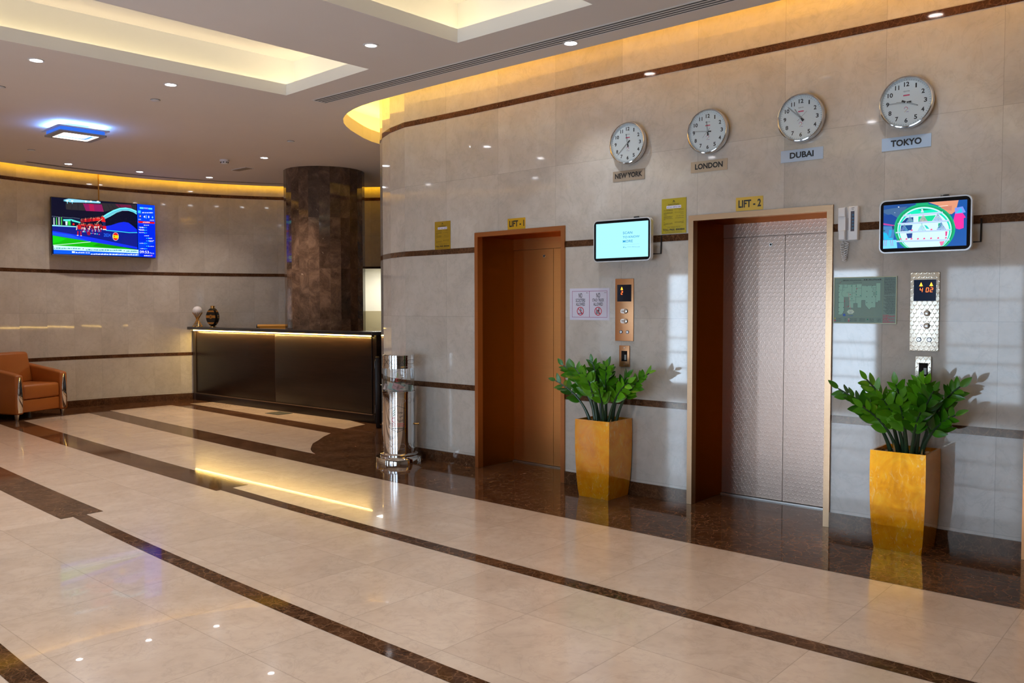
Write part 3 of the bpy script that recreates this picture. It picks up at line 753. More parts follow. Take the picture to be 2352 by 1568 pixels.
# ------------------------------------------------------------------ NO SCOOTERS / NO STACK TRUCK paper sign
r = on_wall('prohibition_sign', 'white paper sign forbidding scooters and stack trucks right of lift 1', 'sign', 4.245, 1.565)
w, h = 0.413, 0.270
plate(r, w, h, 0.0015, mat('sign_paper', srgb(206, 206, 226), 0.55), 'paper')
mb = MB(); Y = -0.0021
X = lambda u: -w/2+w*u
Zv = lambda v: h/2-h*v
mg = flat((150, 40, 120)); rd = flat((200, 24, 50))
for x0, x1, z0, z1 in ((.06, .945, .905, .915), (.06, .945, .085, .096), (.06, .067, .09, .91), (.938, .945, .09, .91), (.496, .504, .09, .91)): rect(mb, X(x0), X(x1), Zv(z1), Zv(z0), Y, mg)
for c, wds in ((.275, (('NO', .13, .09, .15, .30), ('SCOOTERS', .0, .24, .325, .43), ('ALLOWED', 0, .23, .45, .55))), (.72, (('NO', .13, .09, .15, .30), ('STACK TRUCK', .0, .28, .325, .42), ('ALLOWED', 0, .23, .45, .55)))):
    for s, _, ww, v0, v1 in wds: text(mb, s, X(c-ww/2), X(c+ww/2), Zv(v1), Zv(v0), Y, flat(INK), 0.012)
    ring(mb, X(c), Zv(.72), 0.030, 0.0365, Y-0.0006, rd)
    line(mb, [(X(c)-0.023, Zv(.72)+0.023), (X(c)+0.023, Zv(.72)-0.023)], 0.006, Y-0.0009, rd)
    squiggle(mb, X(c+.15), X(c+.20), Zv(.155), h*.03, Y, flat((120, 115, 130)), int(c*100))
k = flat((28, 28, 36)); cx, cz = X(.275), Zv(.72)
poly(mb, ell(cx+0.004, cz+0.020, 0.005, 0.005, 14), Y, k); line(mb, [(cx+0.004, cz+0.014), (cx-0.002, cz-0.004), (cx+0.009, cz-0.010), (cx+0.006, cz-0.022)], 0.006, Y, k); line(mb, [(cx+0.002, cz+0.008), (cx+0.016, cz+0.006)], 0.004, Y, k)
line(mb, [(cx-0.018, cz-0.018), (cx+0.018, cz-0.020)], 0.004, Y, flat((30, 60, 120))); line(mb, [(cx+0.014, cz+0.008), (cx+0.018, cz-0.020)], 0.003, Y, flat((30, 60, 120)))
for dx in (-0.018, 0.018): ring(mb, cx+dx, cz-0.022, 0.002, 0.0055, Y, flat((30, 60, 120)), 14)
cx = X(.72); poly(mb, ell(cx+0.008, cz+0.022, 0.005, 0.005, 14), Y, k); line(mb, [(cx+0.008, cz+0.016), (cx+0.006, cz-0.006), (cx+0.010, cz-0.024)], 0.009, Y, k)
line(mb, [(cx+0.006, cz+0.010), (cx-0.008, cz+0.002)], 0.004, Y, k)
for zz in (-0.020, -0.010, 0.000): rect(mb, cx-0.020, cx-0.006, cz+zz, cz+zz+0.008, Y, flat((70, 84, 80)))
line(mb, [(cx-0.003, cz+0.012), (cx-0.005, cz-0.022), (cx-0.022, cz-0.023)], 0.0025, Y, k)
mb.build('print', r)

# ------------------------------------------------------------------ call panels and key switches
RED = mat('led_red', (0.2, 0.02, 0.0), 0.4, 0, 0.5, (1.0, 0.09, 0.01), 3.5); AMB = mat('led_amber', (0.2, 0.05, 0.0), 0.4, 0, 0.5, (1.0, 0.30, 0.01), 4.0)
SEG = {'2': 'abged', '4': 'fgbc', 'D': 'abcdfe'}
def seg7(mb, ch, x, z, w, h, y, m):
    t = w*0.22
    S = {'a': ((0, h), (w, h)), 'b': ((w, h), (w, h/2)), 'c': ((w, h/2), (w, 0)), 'd': ((0, 0), (w, 0)), 'e': ((0, h/2), (0, 0)), 'f': ((0, h), (0, h/2)), 'g': ((0, h/2), (w, h/2))}
    for s in SEG[ch]:
        (ax, az), (bx, bz) = S[s]; sk = 0.12
        line(mb, [(x+ax+az*sk, z+az), (x+bx+bz*sk, z+bz)], t, y, m)
def call_panel(y, z, w, h, m, disp, floors, label):
    r = on_wall('call_panel', label, 'lift call panel', y, z, 'lift call panels')
    plate(r, w, h, 0.008, m, 'plate', 0.0015)
    X = lambda u: -w/2+w*u
    Zv = lambda v: h/2-h*v
    mb = MB(); mb.box(X(.115), X(.885), -0.0095, -0.007, Zv(.365), Zv(.095), mat('display_'+label[:6], disp, 0.08)); d = mb.build('display', r)
    mb = MB()
    for ax, ch, chx in floors:
        cx = X(ax); zz = Zv(.155); poly(mb, [(cx-0.011, zz-0.012), (cx-0.004, zz-0.009), (cx, zz-0.014), (cx+0.004, zz-0.009), (cx+0.011, zz-0.012), (cx, zz+0.014)], -0.0100, AMB)
        for c, ux in zip(ch, chx): seg7(mb, c, X(ux), Zv(.25), 0.014, 0.026, -0.0100, RED)
    mb.build('indicator', d)
    for v, up in ((.52, 1), (.68, 0)):
        mb = MB(); mb.prism(rrect(X(.30), X(.68), Zv(v+.036), Zv(v-.036), h*.034, 8), -0.0115, -0.007, mat('button_plate', (0.72, 0.62, 0.56), 0.25, 0.8)); b = mb.build('button_plate', r)
        mb = MB(); mb.lathe([(0.0175, -0.011), (0.0175, -0.016), (0.015, -0.018), (0, -0.0185)], M_STEEL, (X(.59), 0, Zv(v)), 32, caps=False, axis='y'); mb.lathe([(0.0175, -0.0115), (0.0195, -0.0122)], M_BLACK, (X(.59), 0, Zv(v)), 32, caps=False, axis='y'); mb.build('button', b)
        s = 1 if up else -1; cx, cz = X(.41), Zv(v); mb = MB()
        line(mb, [(cx-0.007, cz-0.006*s), (cx, cz+0.008*s), (cx+0.007, cz-0.006*s), (cx-0.007, cz-0.006*s)], 0.0022, -0.0120, flat((60, 30, 26))); mb.build('arrow', b)
    for u in (.325, .685):
        mb = MB(); mb.lathe([(0.0145, -0.007), (0.0145, -0.012), (0.010, -0.0125)], mat('key_ring', (0.04, 0.05, 0.09), 0.25, 0.3), (X(u), 0, Zv(.855)), 28, caps=False, axis='y'); mb.lathe([(0.010, -0.0125), (0.0, -0.0128)], M_STEEL, (X(u), 0, Zv(.855)), 24, caps=False, axis='y')
        rect(mb, X(u)-0.0015, X(u)+0.0015, Zv(.855)-0.005, Zv(.855)+0.005, -0.0132, flat((20, 24, 40))); mb.build('key_switch', r)
call_panel(3.890, 1.517, 0.177, 0.511, M_PANEL_A, (0.010, 0.010, 0.022), [(.37, '2', (.33,))], 'copper lift call panel showing one 2 between the two lifts')
call_panel(1.588, 1.510, 0.176, 0.510, M_PANEL_B, (0.012, 0.030, 0.085), [(.37, '4', (.33,)), (.72, 'D2', (.54, .68))], 'silver textured lift call panel showing 4 and D2 right of lift 2')
def key_box(y, z, w, h, m, label):
    r = on_wall('access_reader', label, 'card reader', y, z, 'card readers under the call panels')
    plate(r, w, h, 0.012, m, 'plate', 0.0015)
    mb = MB(); mb.box(-w*.27, w*.30, -0.014, -0.011, -h*.24, h*.25, M_BLACKGLASS); s = mb.build('reader_slot', r)
    mb = MB(); mb.box(0.004, 0.022, -0.0152, -0.0138, -0.030, 0.012, mat('slot_label', (0.25, 0.28, 0.28), 0.4)); mb.build('slot_label', s)
    for zz in (h*.40, -h*.40):
        mb = MB(); mb.lathe([(0.0045, -0.011), (0.0045, -0.0135), (0, -0.014)], M_STEEL, (0, 0, zz), 14, caps=False, axis='y'); mb.build('screw', r)
key_box(3.886, 1.137, 0.098, 0.174, M_PANEL_A, 'card reader plate behind the left plant, copper reflection in its colour')
key_box(1.589, 1.134, 0.097, 0.174, M_PANEL_B, 'card reader plate behind the right plant, silver reflection in its colour')

# ------------------------------------------------------------------ evacuation plan
r = on_wall('evacuation_plan', 'green emergency evacuation floor plan right of lift 2', 'floor plan', 1.968, 1.586)
w, h = 0.416, 0.317
plate(r, w, h, 0.003, mat('plan_board', srgb(196, 206, 178), 0.3), 'board')
mb = MB(); Y = -0.0035
PX = lambda x: -w/2 + w*(x-172)/1626
PZ = lambda y: h/2 - h*(y-172)/1215
G1 = flat((112, 142, 128)); G2 = flat((140, 190, 170)); DK = flat((48, 60, 66)); RD = flat((190, 40, 80))
rect(mb, PX(190), PX(1780), PZ(1370), PZ(190), Y, G1)
poly(mb, [(PX(x), PZ(y)) for x, y in [(300, 365), (300, 1150), (380, 1160), (455, 1080), (455, 690), (575, 690), (575, 970), (700, 975), (700, 860), (800, 860), (800, 975), (905, 975), (905, 780), (1000, 780), (1000, 910), (1105, 1025), (1160, 970), (1265, 970), (1265, 835), (1330, 835), (1330, 790), (1380, 790), (1380, 345), (1280, 345), (1275, 400), (905, 400), (905, 365)]], Y-0.0004, G2)
L = lambda pts, ww=5, m=DK: line(mb, [(PX(x), PZ(y)) for x, y in pts], w*ww/1626, Y-0.0008, m)
for pts in ([(305, 365), (305, 510), (410, 510), (410, 365)], [(300, 550), (300, 1150), (380, 1160), (450, 1080), (450, 700)], [(305, 835), (450, 835)], [(415, 445), (530, 445), (530, 365), (770, 365), (770, 590), (660, 590)], [(655, 365), (655, 690)], [(905, 400), (905, 690), (720, 690)], [(905, 405), (1275, 405), (1270, 970), (1160, 970), (1105, 1025), (1000, 900), (1000, 780), (905, 780)], [(755, 690), (755, 860)], [(580, 790), (725, 790)], [(580, 790), (580, 960)], [(700, 975), (700, 860), (800, 860), (800, 975), (905, 975), (905, 790)], [(1160, 405), (1160, 460), (1270, 460)], [(1200, 460), (1200, 520), (1270, 520)], [(780, 465), (900, 465)], [(590, 690), (670, 690)], [(1270, 835), (1330, 835), (1330, 790)]): L(pts)
L([(460+75*math.cos(math.radians(a)), 600-95*math.sin(math.radians(a))) for a in range(90, 275, 20)], 4)
for k in range(6): L([(1205+10*k, 560), (1205+10*k, 665)], 3); L([(520+18*k, 555), (520+18*k, 590)], 3); L([(420, 375+11*k), (455, 375+11*k)], 3)
for x, y in ((315, 410), (315, 565), (315, 690), (315, 835), (315, 965), (315, 1080), (440, 1080), (440, 965), (760, 410), (760, 550), (1045, 410), (1185, 410), (1045, 550), (1185, 550), (1035, 690), (1180, 690), (1045, 840), (1180, 840), (1255, 690)): rect(mb, PX(x-9), PX(x+9), PZ(y+9), PZ(y-9), Y-0.001, DK)
for x, y in ((640, 405), (1285, 570), (1285, 625), (770, 635), (880, 660), (655, 740)): rect(mb, PX(x-14), PX(x+14), PZ(y+9), PZ(y-9), Y-0.001, flat((0, 130, 110)))
for x, y in ((610, 630), (565, 935), (460, 800), (780, 480)): rect(mb, PX(x-10), PX(x+10), PZ(y+12), PZ(y-12), Y-0.001, RD)
L([(565, 590), (590, 790), (625, 1010)], 8, flat((200, 130, 140))); L([(460, 700), (470, 950), (565, 960)], 4, RD)
poly(mb, [(PX(625+90*math.cos(a)*(1+0.06*math.cos(6*a))), PZ(1080-58*math.sin(a)*(1+0.06*math.cos(6*a)))) for a in [2*PI*i/40 for i in range(40)]], Y-0.0009, flat((190, 214, 196)))
text(mb, 'You are', PX(585), PX(665), PZ(1072), PZ(1045), Y-0.0013, flat((40, 70, 90))); text(mb, 'Here', PX(598), PX(655), PZ(1112), PZ(1085), Y-0.0013, flat((20, 70, 150)))
text(mb, 'EMERGENCY EVACUATION PLAN', PX(415), PX(890), PZ(268), PZ(242), Y-0.0008, flat(INK), 0.02); squiggle(mb, PX(960), PX(1410), PZ(262), h*28/1215, Y-0.0008, flat(INK), 5); text(mb, 'Automatic Escape', PX(680), PX(910), PZ(328), PZ(303), Y-0.0008, DK)
L([(390, 275), (1440, 275)], 4); L([(1448, 190), (1448, 1365)], 5, flat((130, 150, 110))); L([(190, 1205), (1448, 1205)], 5, flat((130, 150, 110))); L([(240, 325), (345, 325), (385, 265)], 5); L([(330, 290), (350, 320)], 4, RD)
rect(mb, PX(425), PX(490), PZ(1195), PZ(1130), Y-0.0008, flat((20, 80, 180))); squiggle(mb, PX(500), PX(690), PZ(1190), h*16/1215, Y-0.0008, flat((20, 80, 180)), 9)
for i in range(20): squiggle(mb, PX(1480), PX(1755), PZ(215+22*i), h*13/1215, Y-0.0008, flat((36, 44, 50)), 100+i)
for i in range(20): squiggle(mb, PX(1470+(i % 4)*25), PX(1755), PZ(685+23*i), h*12/1215, Y-0.0008, flat((36, 44, 50)), 140+i)
for i in range(9): squiggle(mb, PX(1455), PX(1750 if i % 3 else 1600), PZ(1165+24*i), h*17/1215, Y-0.0008, RD, 180+i)
for yy in (1275, 1322):
    for x0, x1 in ((255, 385), (470, 535), (615, 795), (860, 1010), (1120, 1230), (1300, 1410)): squiggle(mb, PX(x0), PX(x1), PZ(yy), h*18/1215, Y-0.0008, DK, x0+yy)
for x, y, c in ((215, 1312, RD), (580, 1318, RD), (580, 1270, flat((200, 150, 150))), (1070, 1275, flat((0, 120, 90))), (215, 1255, flat((190, 180, 40)))): rect(mb, PX(x-18), PX(x+18), PZ(y+16), PZ(y-16), Y-0.001, c)
for yy in (1240, 1298, 1350): L([(195, yy), (1440, yy)], 2.5)
mb.build('print', r)
mb = MB()
for x0, x1, z0, z1 in ((-w/2, w/2, h/2-0.006, h/2), (-w/2, w/2, -h/2, -h/2+0.006), (-w/2, -w/2+0.006, -h/2+0.006, h/2-0.006), (w/2-0.006, w/2, -h/2+0.006, h/2-0.006)): mb.box(x0, x1, -0.007, -0.002, z0, z1, mat('plan_frame', srgb(176, 178, 140), 0.3))
mb.build('frame', r)

# ------------------------------------------------------------------ wall intercom phone
r = on_wall('intercom_phone', 'white wall intercom phone with coiled cord beside lift 2', 'phone', 2.070, 2.107)
mb = MB(); mb.box(-0.002, 0.062, -0.045, 0, -0.115, 0.114, M_WHITEP, 0.006); mb.box(-0.060, -0.002, -0.020, 0, -0.115, 0.112, M_WHITEP, 0.005); mb.build('base', r)
mb = MB(); mb.prism([(-0.066, 0.106), (-0.018, 0.110), (-0.016, -0.112), (-0.055, -0.114), (-0.066, -0.04)], -0.052, -0.022, M_WHITEP); mb.box(-0.064, -0.018, -0.060, -0.052, 0.045, 0.105, M_WHITEP, 0.004); mb.box(-0.060, -0.018, -0.060, -0.052, -0.110, -0.045, M_WHITEP, 0.004); mb.build('handset', r)
mb = MB(); mb.box(0.016, 0.040, -0.0465, -0.044, -0.055, 0.080, mat('keypad_panel', (0.045, 0.035, 0.06), 0.4)); kp = mb.build('keypad', r)
for i in range(5):
    mb = MB(); mb.box(0.026, 0.038, -0.049, -0.046, 0.048-0.022*i, 0.060-0.022*i, mat('keypad_button', (0.03, 0.13, 0.26), 0.4), 0.001); mb.build('button', kp)
mb = MB(); rect(mb, -0.011, -0.005, -0.045, 0.038, -0.0212, flat((96, 20, 30))); squiggle(mb, 0.020, 0.040, 0.100, 0.005, -0.0462, flat((60, 60, 70)), 3); squiggle(mb, 0.020, 0.036, 0.090, 0.004, -0.0462, flat((60, 60, 70)), 4); mb.build('label', r)
mb = MB(); P = []
for i in range(24*14+1):
    t = i/(24*14); a = 2*PI*14*t; zc = -0.150-0.105*math.sin(PI*min(1, t*1.15)); xc = -0.050+0.035*t
    P.append((xc+0.011*math.cos(a), -0.020+0.011*math.sin(a), -0.135-0.115*(1-abs(2*t-1))+0.006*math.sin(a)))
P = [(-0.042, -0.03, -0.113), (-0.046, -0.024, -0.125)] + P + [(-0.030, -0.02, -0.122), (-0.026, -0.015, -0.112)]
mb.tube(P, 0.0026, M_WHITEP, 6); mb.build('coiled_cord', r)

# ------------------------------------------------------------------ screens
SCR = 0.74
def uvmap(tl, tr, br, bl, x0, x1, z0, z1):
    """maps a pixel seen in the photo inside the quad tl tr br bl to the screen's own plane"""
    def f(x, y):
        u = 0.5
        for _ in range(6):
            xl = tl[0] + (bl[0]-tl[0])*((y-tl[1])/(bl[1]-tl[1])); xr = tr[0] + (br[0]-tr[0])*((y-tr[1])/(br[1]-tr[1])); u = (x-xl)/(xr-xl)
        yt = tl[1]+(tr[1]-tl[1])*u; yb = bl[1]+(br[1]-bl[1])*u; v = (y-yt)/(yb-yt)
        u = min(max(u, 0), 1); v = min(max(v, 0), 1)
        return (x0+(x1-x0)*u, z1+(z0-z1)*v)
    return f
class Pic:
    """draws flat glowing shapes over one another on a screen"""
    def __init__(s, f, y, es): s.mb = MB(); s.f = f; s.y = y; s.es = es; s.n = 0
    def P(s, pts, rgb): s.n += 1; poly(s.mb, [s.f(*p) for p in pts], s.y-0.00012*s.n, flat(rgb, s.es)); return s
    def E(s, cx, cy, rx, ry, rgb, n=24): return s.P([(cx+rx*math.cos(2*PI*i/n), cy+ry*math.sin(2*PI*i/n)) for i in range(n)], rgb)
    def L(s, pts, w, rgb):
        for (ax, ay), (bx, by) in zip(pts, pts[1:]):
            d = math.hypot(bx-ax, by-ay) or 1; nx, ny = -(by-ay)/d*w/2, (bx-ax)/d*w/2
            s.P([(ax+nx, ay+ny), (bx+nx, by+ny), (bx-nx, by-ny), (ax-nx, ay-ny)], rgb)
        return s
    def T(s, txt, x0, y0, x1, y1, rgb, bold=0.0):
        s.n += 1; a, b = s.f(x0, y1), s.f(x1, y0); text(s.mb, txt, a[0], b[0], a[1], b[1], s.y-0.00012*s.n, flat(rgb, s.es), bold); return s
    def S(s, x0, x1, y, h, rgb, seed):
        s.n += 1; r = random.Random(seed); x = x0; m = flat(rgb, s.es)
        while x < x1:
            w = h*r.uniform(0.5, 1.8); poly(s.mb, [s.f(x, y), s.f(min(x+w, x1), y), s.f(min(x+w, x1), y-h*r.uniform(.5, 1)), s.f(x, y-h*r.uniform(.5, 1))], s.y-0.00012*s.n, m); x += w + h*r.uniform(.2, .5)
        return s
def tablet(y, z, w, h, lit, label, rim, es):
    r = on_wall('signage_screen', label, 'screen', y, z, 'digital signage screens', 0.0)
    D = 0.120
    mb = MB(); mb.prism(rrect(-w/2, w/2, -h/2, h/2, 0.038, 8), -D+0.001, -D+0.038, rim, True); mb.build('rim', r, angle=30)
    mb = MB(); mb.prism(rrect(-w/2+0.008, w/2-0.008, -h/2+0.008, h/2-0.008, 0.032, 8), -D-0.001, -D+0.03, M_BLACKGLASS); bz = mb.build('bezel', r)
    mb = MB(); mb.box(-w*.38, w*.38, -D+0.038, -0.055, -h*.38, h*.30, M_BLACK, 0.01); mb.build('back_housing', r)
    mb = MB(); mb.box(-0.10, 0.10, -0.060, 0, -0.10, 0.10, M_BLACK)
    for s in (-1, 1):
        x = s*(w/2+0.028); mb.tube([(x, -0.004, 0.03), (x, -0.012, -0.115), (x-s*0.05, -0.06, -0.118)], 0.0055, M_BLACK, 6)
    mb.tube([(w*0.12, -0.05, h/2-0.02), (w*0.16, -0.06, h/2+0.012), (w*0.22, -0.06, h/2+0.012), (w*0.27, -0.05, h/2-0.03)], 0.008, M_BLACK, 8); mb.build('wall_bracket', r)
    return r, (lit[0], lit[1], lit[2], lit[3], -D-0.0015)
# bright information screen between the lifts (its QR code is left out)
r, (x0, x1, z0, z1, Y) = tablet(3.847, 2.079, 0.548, 0.342, (-0.246, 0.252, -0.140, 0.142), 'screen reading SCAN TO KNOW MORE between the lifts', M_ALU, 1.0)
f = uvmap((235, 432), (1680, 315), (1685, 1310), (240, 1375), x0, x1, z0, z1)
p = Pic(f, Y, SCR); BGC = (172, 243, 255)
p.P([(235, 432), (1680, 315), (1685, 1310), (240, 1375)], BGC)
p.T('SCAN', 995, 612, 1255, 700, (0, 140, 205), 0.004); p.T('TO KNOW', 995, 722, 1452, 812, (0, 140, 205), 0.004); p.T('MORE', 998, 845, 1270, 932, (0, 140, 205), 0.004)
p.L([(1000, 990), (1450, 960)], 5, (140, 205, 225)); p.S(1005, 1090, 1075, 50, (120, 196, 222), 3); p.S(1120, 1460, 1055, 26, (140, 210, 232), 4)
p.mb.build('picture', r)
# advertising screen right of lift 2
r, (x0, x1, z0, z1, Y) = tablet(1.570, 2.060, 0.547, 0.342, (-0.247, 0.246, -0.141, 0.140), 'screen showing a round green shop display right of lift 2', M_ALU, 1.0)
f = uvmap((272, 290), (2000, 172), (1990, 1115), (270, 1190), x0, x1, z0, z1)
p = Pic(f, Y, SCR)
p.P([(272, 290), (2000, 172), (1990, 1115), (270, 1190)], (14, 84, 168))
p.P([(272, 292), (960, 245), (930, 300), (700, 480), (560, 640), (560, 705), (272, 650)], (30, 78, 150)).P([(272, 380), (480, 345), (780, 310), (640, 500), (560, 560), (272, 440)], (66, 104, 150)).P([(272, 500), (440, 470), (600, 560), (560, 690), (272, 650)], (14, 66, 150))
p.E(597, 320, 16, 10, (240, 250, 255)).E(515, 438, 10, 6, (200, 220, 240))
p.P([(965, 246), (1222, 226), (1222, 300), (945, 330)], (20, 170, 110))
p.P([(1225, 226), (1830, 185), (1780, 400), (1700, 470), (1620, 470), (1440, 300)], (226, 152, 118)).L([(1430, 312), (1620, 292)], 9, (255, 240, 225)).P([(1460, 320), (1700, 300), (1690, 400), (1560, 380)], (205, 132, 110))
p.P([(272, 655), (480, 690), (545, 690), (540, 720), (272, 690)], (196, 60, 150)); p.P([(272, 720), (520, 720), (500, 1000), (272, 1030)], (70, 130, 190)).P([(272, 850), (340, 860), (400, 960), (480, 960), (480, 1000), (290, 1000)], (20, 190, 235)).P([(400, 790), (460, 800), (440, 930), (380, 960)], (30, 170, 220))
p.P([(272, 1010), (560, 1000), (580, 1170), (272, 1186)], (120, 220, 250))
for xx in (310, 350, 430, 470): p.L([(xx, 1005), (xx+(20 if xx > 400 else -20), 1130)], 12, (170, 130, 215))
p.E(290, 810, 25, 18, (20, 110, 120)).P([(455, 720), (480, 800), (520, 760), (500, 700)], (30, 60, 110))
# the ring and what stands in it
p.E(1140, 770, 632, 512, (14, 178, 122), 56); p.E(1140, 770, 600, 480, (0, 160, 96), 56); p.E(1140, 790, 560, 470, (200, 255, 255), 56); p.E(1140, 800, 538, 452, (0, 226, 190), 56); p.E(1140, 815, 510, 430, (212, 250, 255), 56)
p.P([(860, 440), (1000, 375), (1140, 352), (1300, 375), (1420, 430), (1400, 452), (860, 480)], (0, 236, 186)).P([(1000, 385), (1120, 358), (1300, 380), (1100, 392)], (20, 130, 100))
p.P([(1020, 520), (1380, 490), (1300, 620), (1020, 640)], (0, 220, 150)).P([(770, 545), (915, 530), (915, 640), (660, 650)], (12, 60, 130)).P([(660, 700), (900, 690), (880, 800), (640, 830)], (20, 70, 140)).P([(1430, 660), (1500, 650), (1490, 740), (1430, 760)], (0, 170, 130)).P([(770, 870), (900, 860), (890, 960), (800, 970)], (24, 60, 140)).P([(1140, 690), (1200, 710), (1250, 775), (1190, 770)], (40, 210, 200))
def cone(cx, yb, w, hh, rgb, seed):
    rr = random.Random(seed)
    for i in range(6):
        t = i/5; ww = w*(1-t*0.9)
        for j in range(6-i):
            x = cx-ww/2+ww*(j+.5)/(6-i); p.P([(x-w*.075, yb-hh*t), (x+w*.075, yb-hh*t), (x+w*.06, yb-hh*t-hh*.15), (x-w*.06, yb-hh*t-hh*.15)], tuple(min(255, max(0, c+rr.randint(-26, 26))) for c in rgb))
cone(845, 632, 160, 110, (120, 170, 205), 1); cone(1125, 622, 180, 125, (205, 150, 185), 2); cone(1425, 605, 190, 125, (130, 140, 200), 3)
cone(735, 825, 180, 120, (110, 150, 195), 4); cone(1105, 815, 170, 130, (150, 205, 225), 5); cone(1505, 795, 190, 130, (96, 130, 190), 6)
for xx, yy in ((665, 990), (790, 990), (895, 985), (1030, 985), (1160, 980), (1300, 975), (1445, 970), (1600, 965), (1305, 795), (900, 808)): p.P([(xx-22, yy+14), (xx+22, yy+8), (xx+16, yy-22), (xx-12, yy-16)], (240, 70, 140))
p.P([(1590, 830), (1630, 830), (1620, 920), (1590, 930)], (226, 60, 140)).P([(1470, 1040), (1580, 1030), (1540, 1110), (1500, 1130)], (240, 120, 170))
for a, b, c2 in (((720, 505), (1535, 440), 34), ((605, 675), (1665, 608), 30), ((562, 855), (1712, 795), 24), ((580, 1035), (1675, 1000), 30)): p.L([a, b], c2, (196, 214, 250)).L([(a[0], a[1]+c2*.55), (b[0], b[1]+c2*.55)], 6, (120, 180, 220))
p.P([(1120, 360), (1150, 440), (1080, 440)], (200, 225, 240)); p.E(1113, 383, 18, 14, (230, 240, 255))
# a plain stand-in where the advert showed a cartoon doll: a pink hanging drape
p.P([(1780, 470), (1930, 455), (1990, 545), (1950, 560), (1950, 760), (1860, 790), (1800, 770), (1750, 600)], (250, 40, 160)).P([(1775, 350), (1930, 320), (1990, 440), (1930, 455), (1780, 470)], (120, 150, 240)).P([(1800, 455), (1900, 350), (1925, 440)], (40, 200, 240))
p.mb.build('picture', r)

# ------------------------------------------------------------------ big television on the round wall
dirv = Vector((1.57, -0.10)).normalized()
tv = thing('wall_television', 'large flat television showing a football ceremony on the curved wall', 'television', (6.045, 13.515, 2.752), math.atan2(dirv.y, dirv.x))
w, h = 1.545, 0.862
mb = MB(); mb.box(-w/2, w/2, -0.035, 0.012, -h/2, h/2, M_BLACK, 0.006); mb.box(-w*.4, w*.4, 0.012, 0.045, -h*.42, h*.20, M_BLACK, 0.01); mb.build('frame', tv)
mb = MB()
for x in (-0.25, 0.25): mb.box(x-0.02, x+0.02, 0.04, 0.125, -0.22, 0.20, M_BLACK)
mb.box(-0.35, 0.35, 0.105, 0.125, -0.05, 0.05, M_BLACK); mb.build('wall_mount', tv)
mb = MB(); mb.box(-w/2+0.004, w/2-0.004, -0.037, -0.034, -h/2, -h/2+0.012, M_STEEL); mb.build('lower_strip', tv)
f = uvmap((172, 115), (2108, 260), (2115, 1318), (182, 1272), -w/2+0.008, w/2-0.008, -h/2+0.016, h/2-0.008)
p = Pic(f, -0.0358, SCR)
p.P([(172, 115), (2108, 260), (2115, 1318), (182, 1272)], (4, 10, 38))
p.P([(425, 200), (1755, 240), (1755, 440), (1500, 300), (1300, 360), (1110, 400), (430, 360)], (44, 42, 48)).P([(735, 235), (1085, 250), (1120, 395), (790, 385)], (140, 22, 92)).P([(840, 240), (930, 245), (950, 390), (860, 380)], (176, 20, 80)).P([(1340, 240), (1640, 250), (1670, 310), (1400, 300)], (110, 30, 66))
for a, b in (((430, 210), (410, 350)), ((540, 215), (530, 360)), ((640, 225), (650, 370)), ((1090, 250), (1130, 390)), ((1190, 240), (1250, 370)), ((1260, 240), (1320, 340)), ((1400, 245), (1450, 310))): p.L([a, b], 7, (24, 24, 34))
p.P([(380, 170), (480, 140), (1060, 195), (1060, 225), (760, 215), (500, 215)], (150, 220, 255))
for xx, s in ((455, 60), (540, 60), (790, 36), (880, 28), (1010, 34)): p.P([(xx-s*1.3, 190), (xx, 180), (xx+s, 195), (xx+8, 205), (xx, 195+s), (xx-8, 205)], (120, 226, 255)); p.E(xx, 188, 24, 16, (235, 252, 255), 10)
p.P([(175, 505), (700, 535), (700, 640), (175, 640)], (10, 24, 60))
for i in range(26): p.E(185+i*19, 505+i*1.2+(i*37 % 9), 4, 4, (190, 205, 225), 6)
p.P([(1095, 490), (1180, 430), (1300, 360), (1420, 315), (1540, 305), (1650, 325), (1755, 370), (1755, 445), (1690, 400), (1600, 372), (1480, 372), (1360, 415), (1240, 490), (1120, 555)], (120, 240, 250)).L([(1110, 520), (1300, 400), (1460, 345), (1600, 345), (1755, 410)], 9, (20, 120, 190)).L([(1120, 545), (1300, 425), (1460, 372), (1590, 372)], 8, (120, 60, 130))
p.P([(1140, 690), (1250, 670), (1400, 615), (1500, 598), (1590, 612), (1680, 680), (1755, 750), (1757, 810), (1150, 770)], (10, 40, 235))
for i in range(26): p.E(1160+(i*97 % 590), 470+(i*53 % 190)+40, 4, 3, (90, 96, 110), 5)
p.P([(370, 565), (520, 560), (680, 615), (680, 640), (520, 600), (375, 600)], (90, 235, 225)).P([(410, 605), (450, 605), (445, 685), (415, 685)], (225, 240, 245)).P([(455, 600), (500, 605), (505, 685), (460, 685)], (40, 210, 60)).P([(505, 570), (525, 590), (530, 690), (510, 690)], (10, 20, 70)).E(556, 662, 20, 22, (235, 30, 30), 10)
for i in range(9):
    x = 180+i*22; p.P([(x, 520+(i*13 % 30)), (x+14, 520+(i*13 % 30)), (x+18, 680), (x-2, 680)], ((14, 20, 40), (210, 215, 225), (20, 40, 90), (80, 200, 70))[i % 4])
p.P([(178, 685), (600, 705), (1150, 772), (1760, 805), (1757, 1105), (900, 925), (180, 800)], (10, 26, 138)).P([(178, 682), (600, 702), (600, 722), (178, 708)], (150, 236, 245)).L([(1150, 775), (1400, 795), (1600, 815), (1757, 812)], 14, (60, 220, 255))
p.P([(180, 802), (900, 928), (1757, 1108), (1757, 1150), (850, 1010), (180, 895)], (16, 50, 255)).P([(180, 830), (500, 880), (800, 990), (180, 885)], (20, 90, 255))
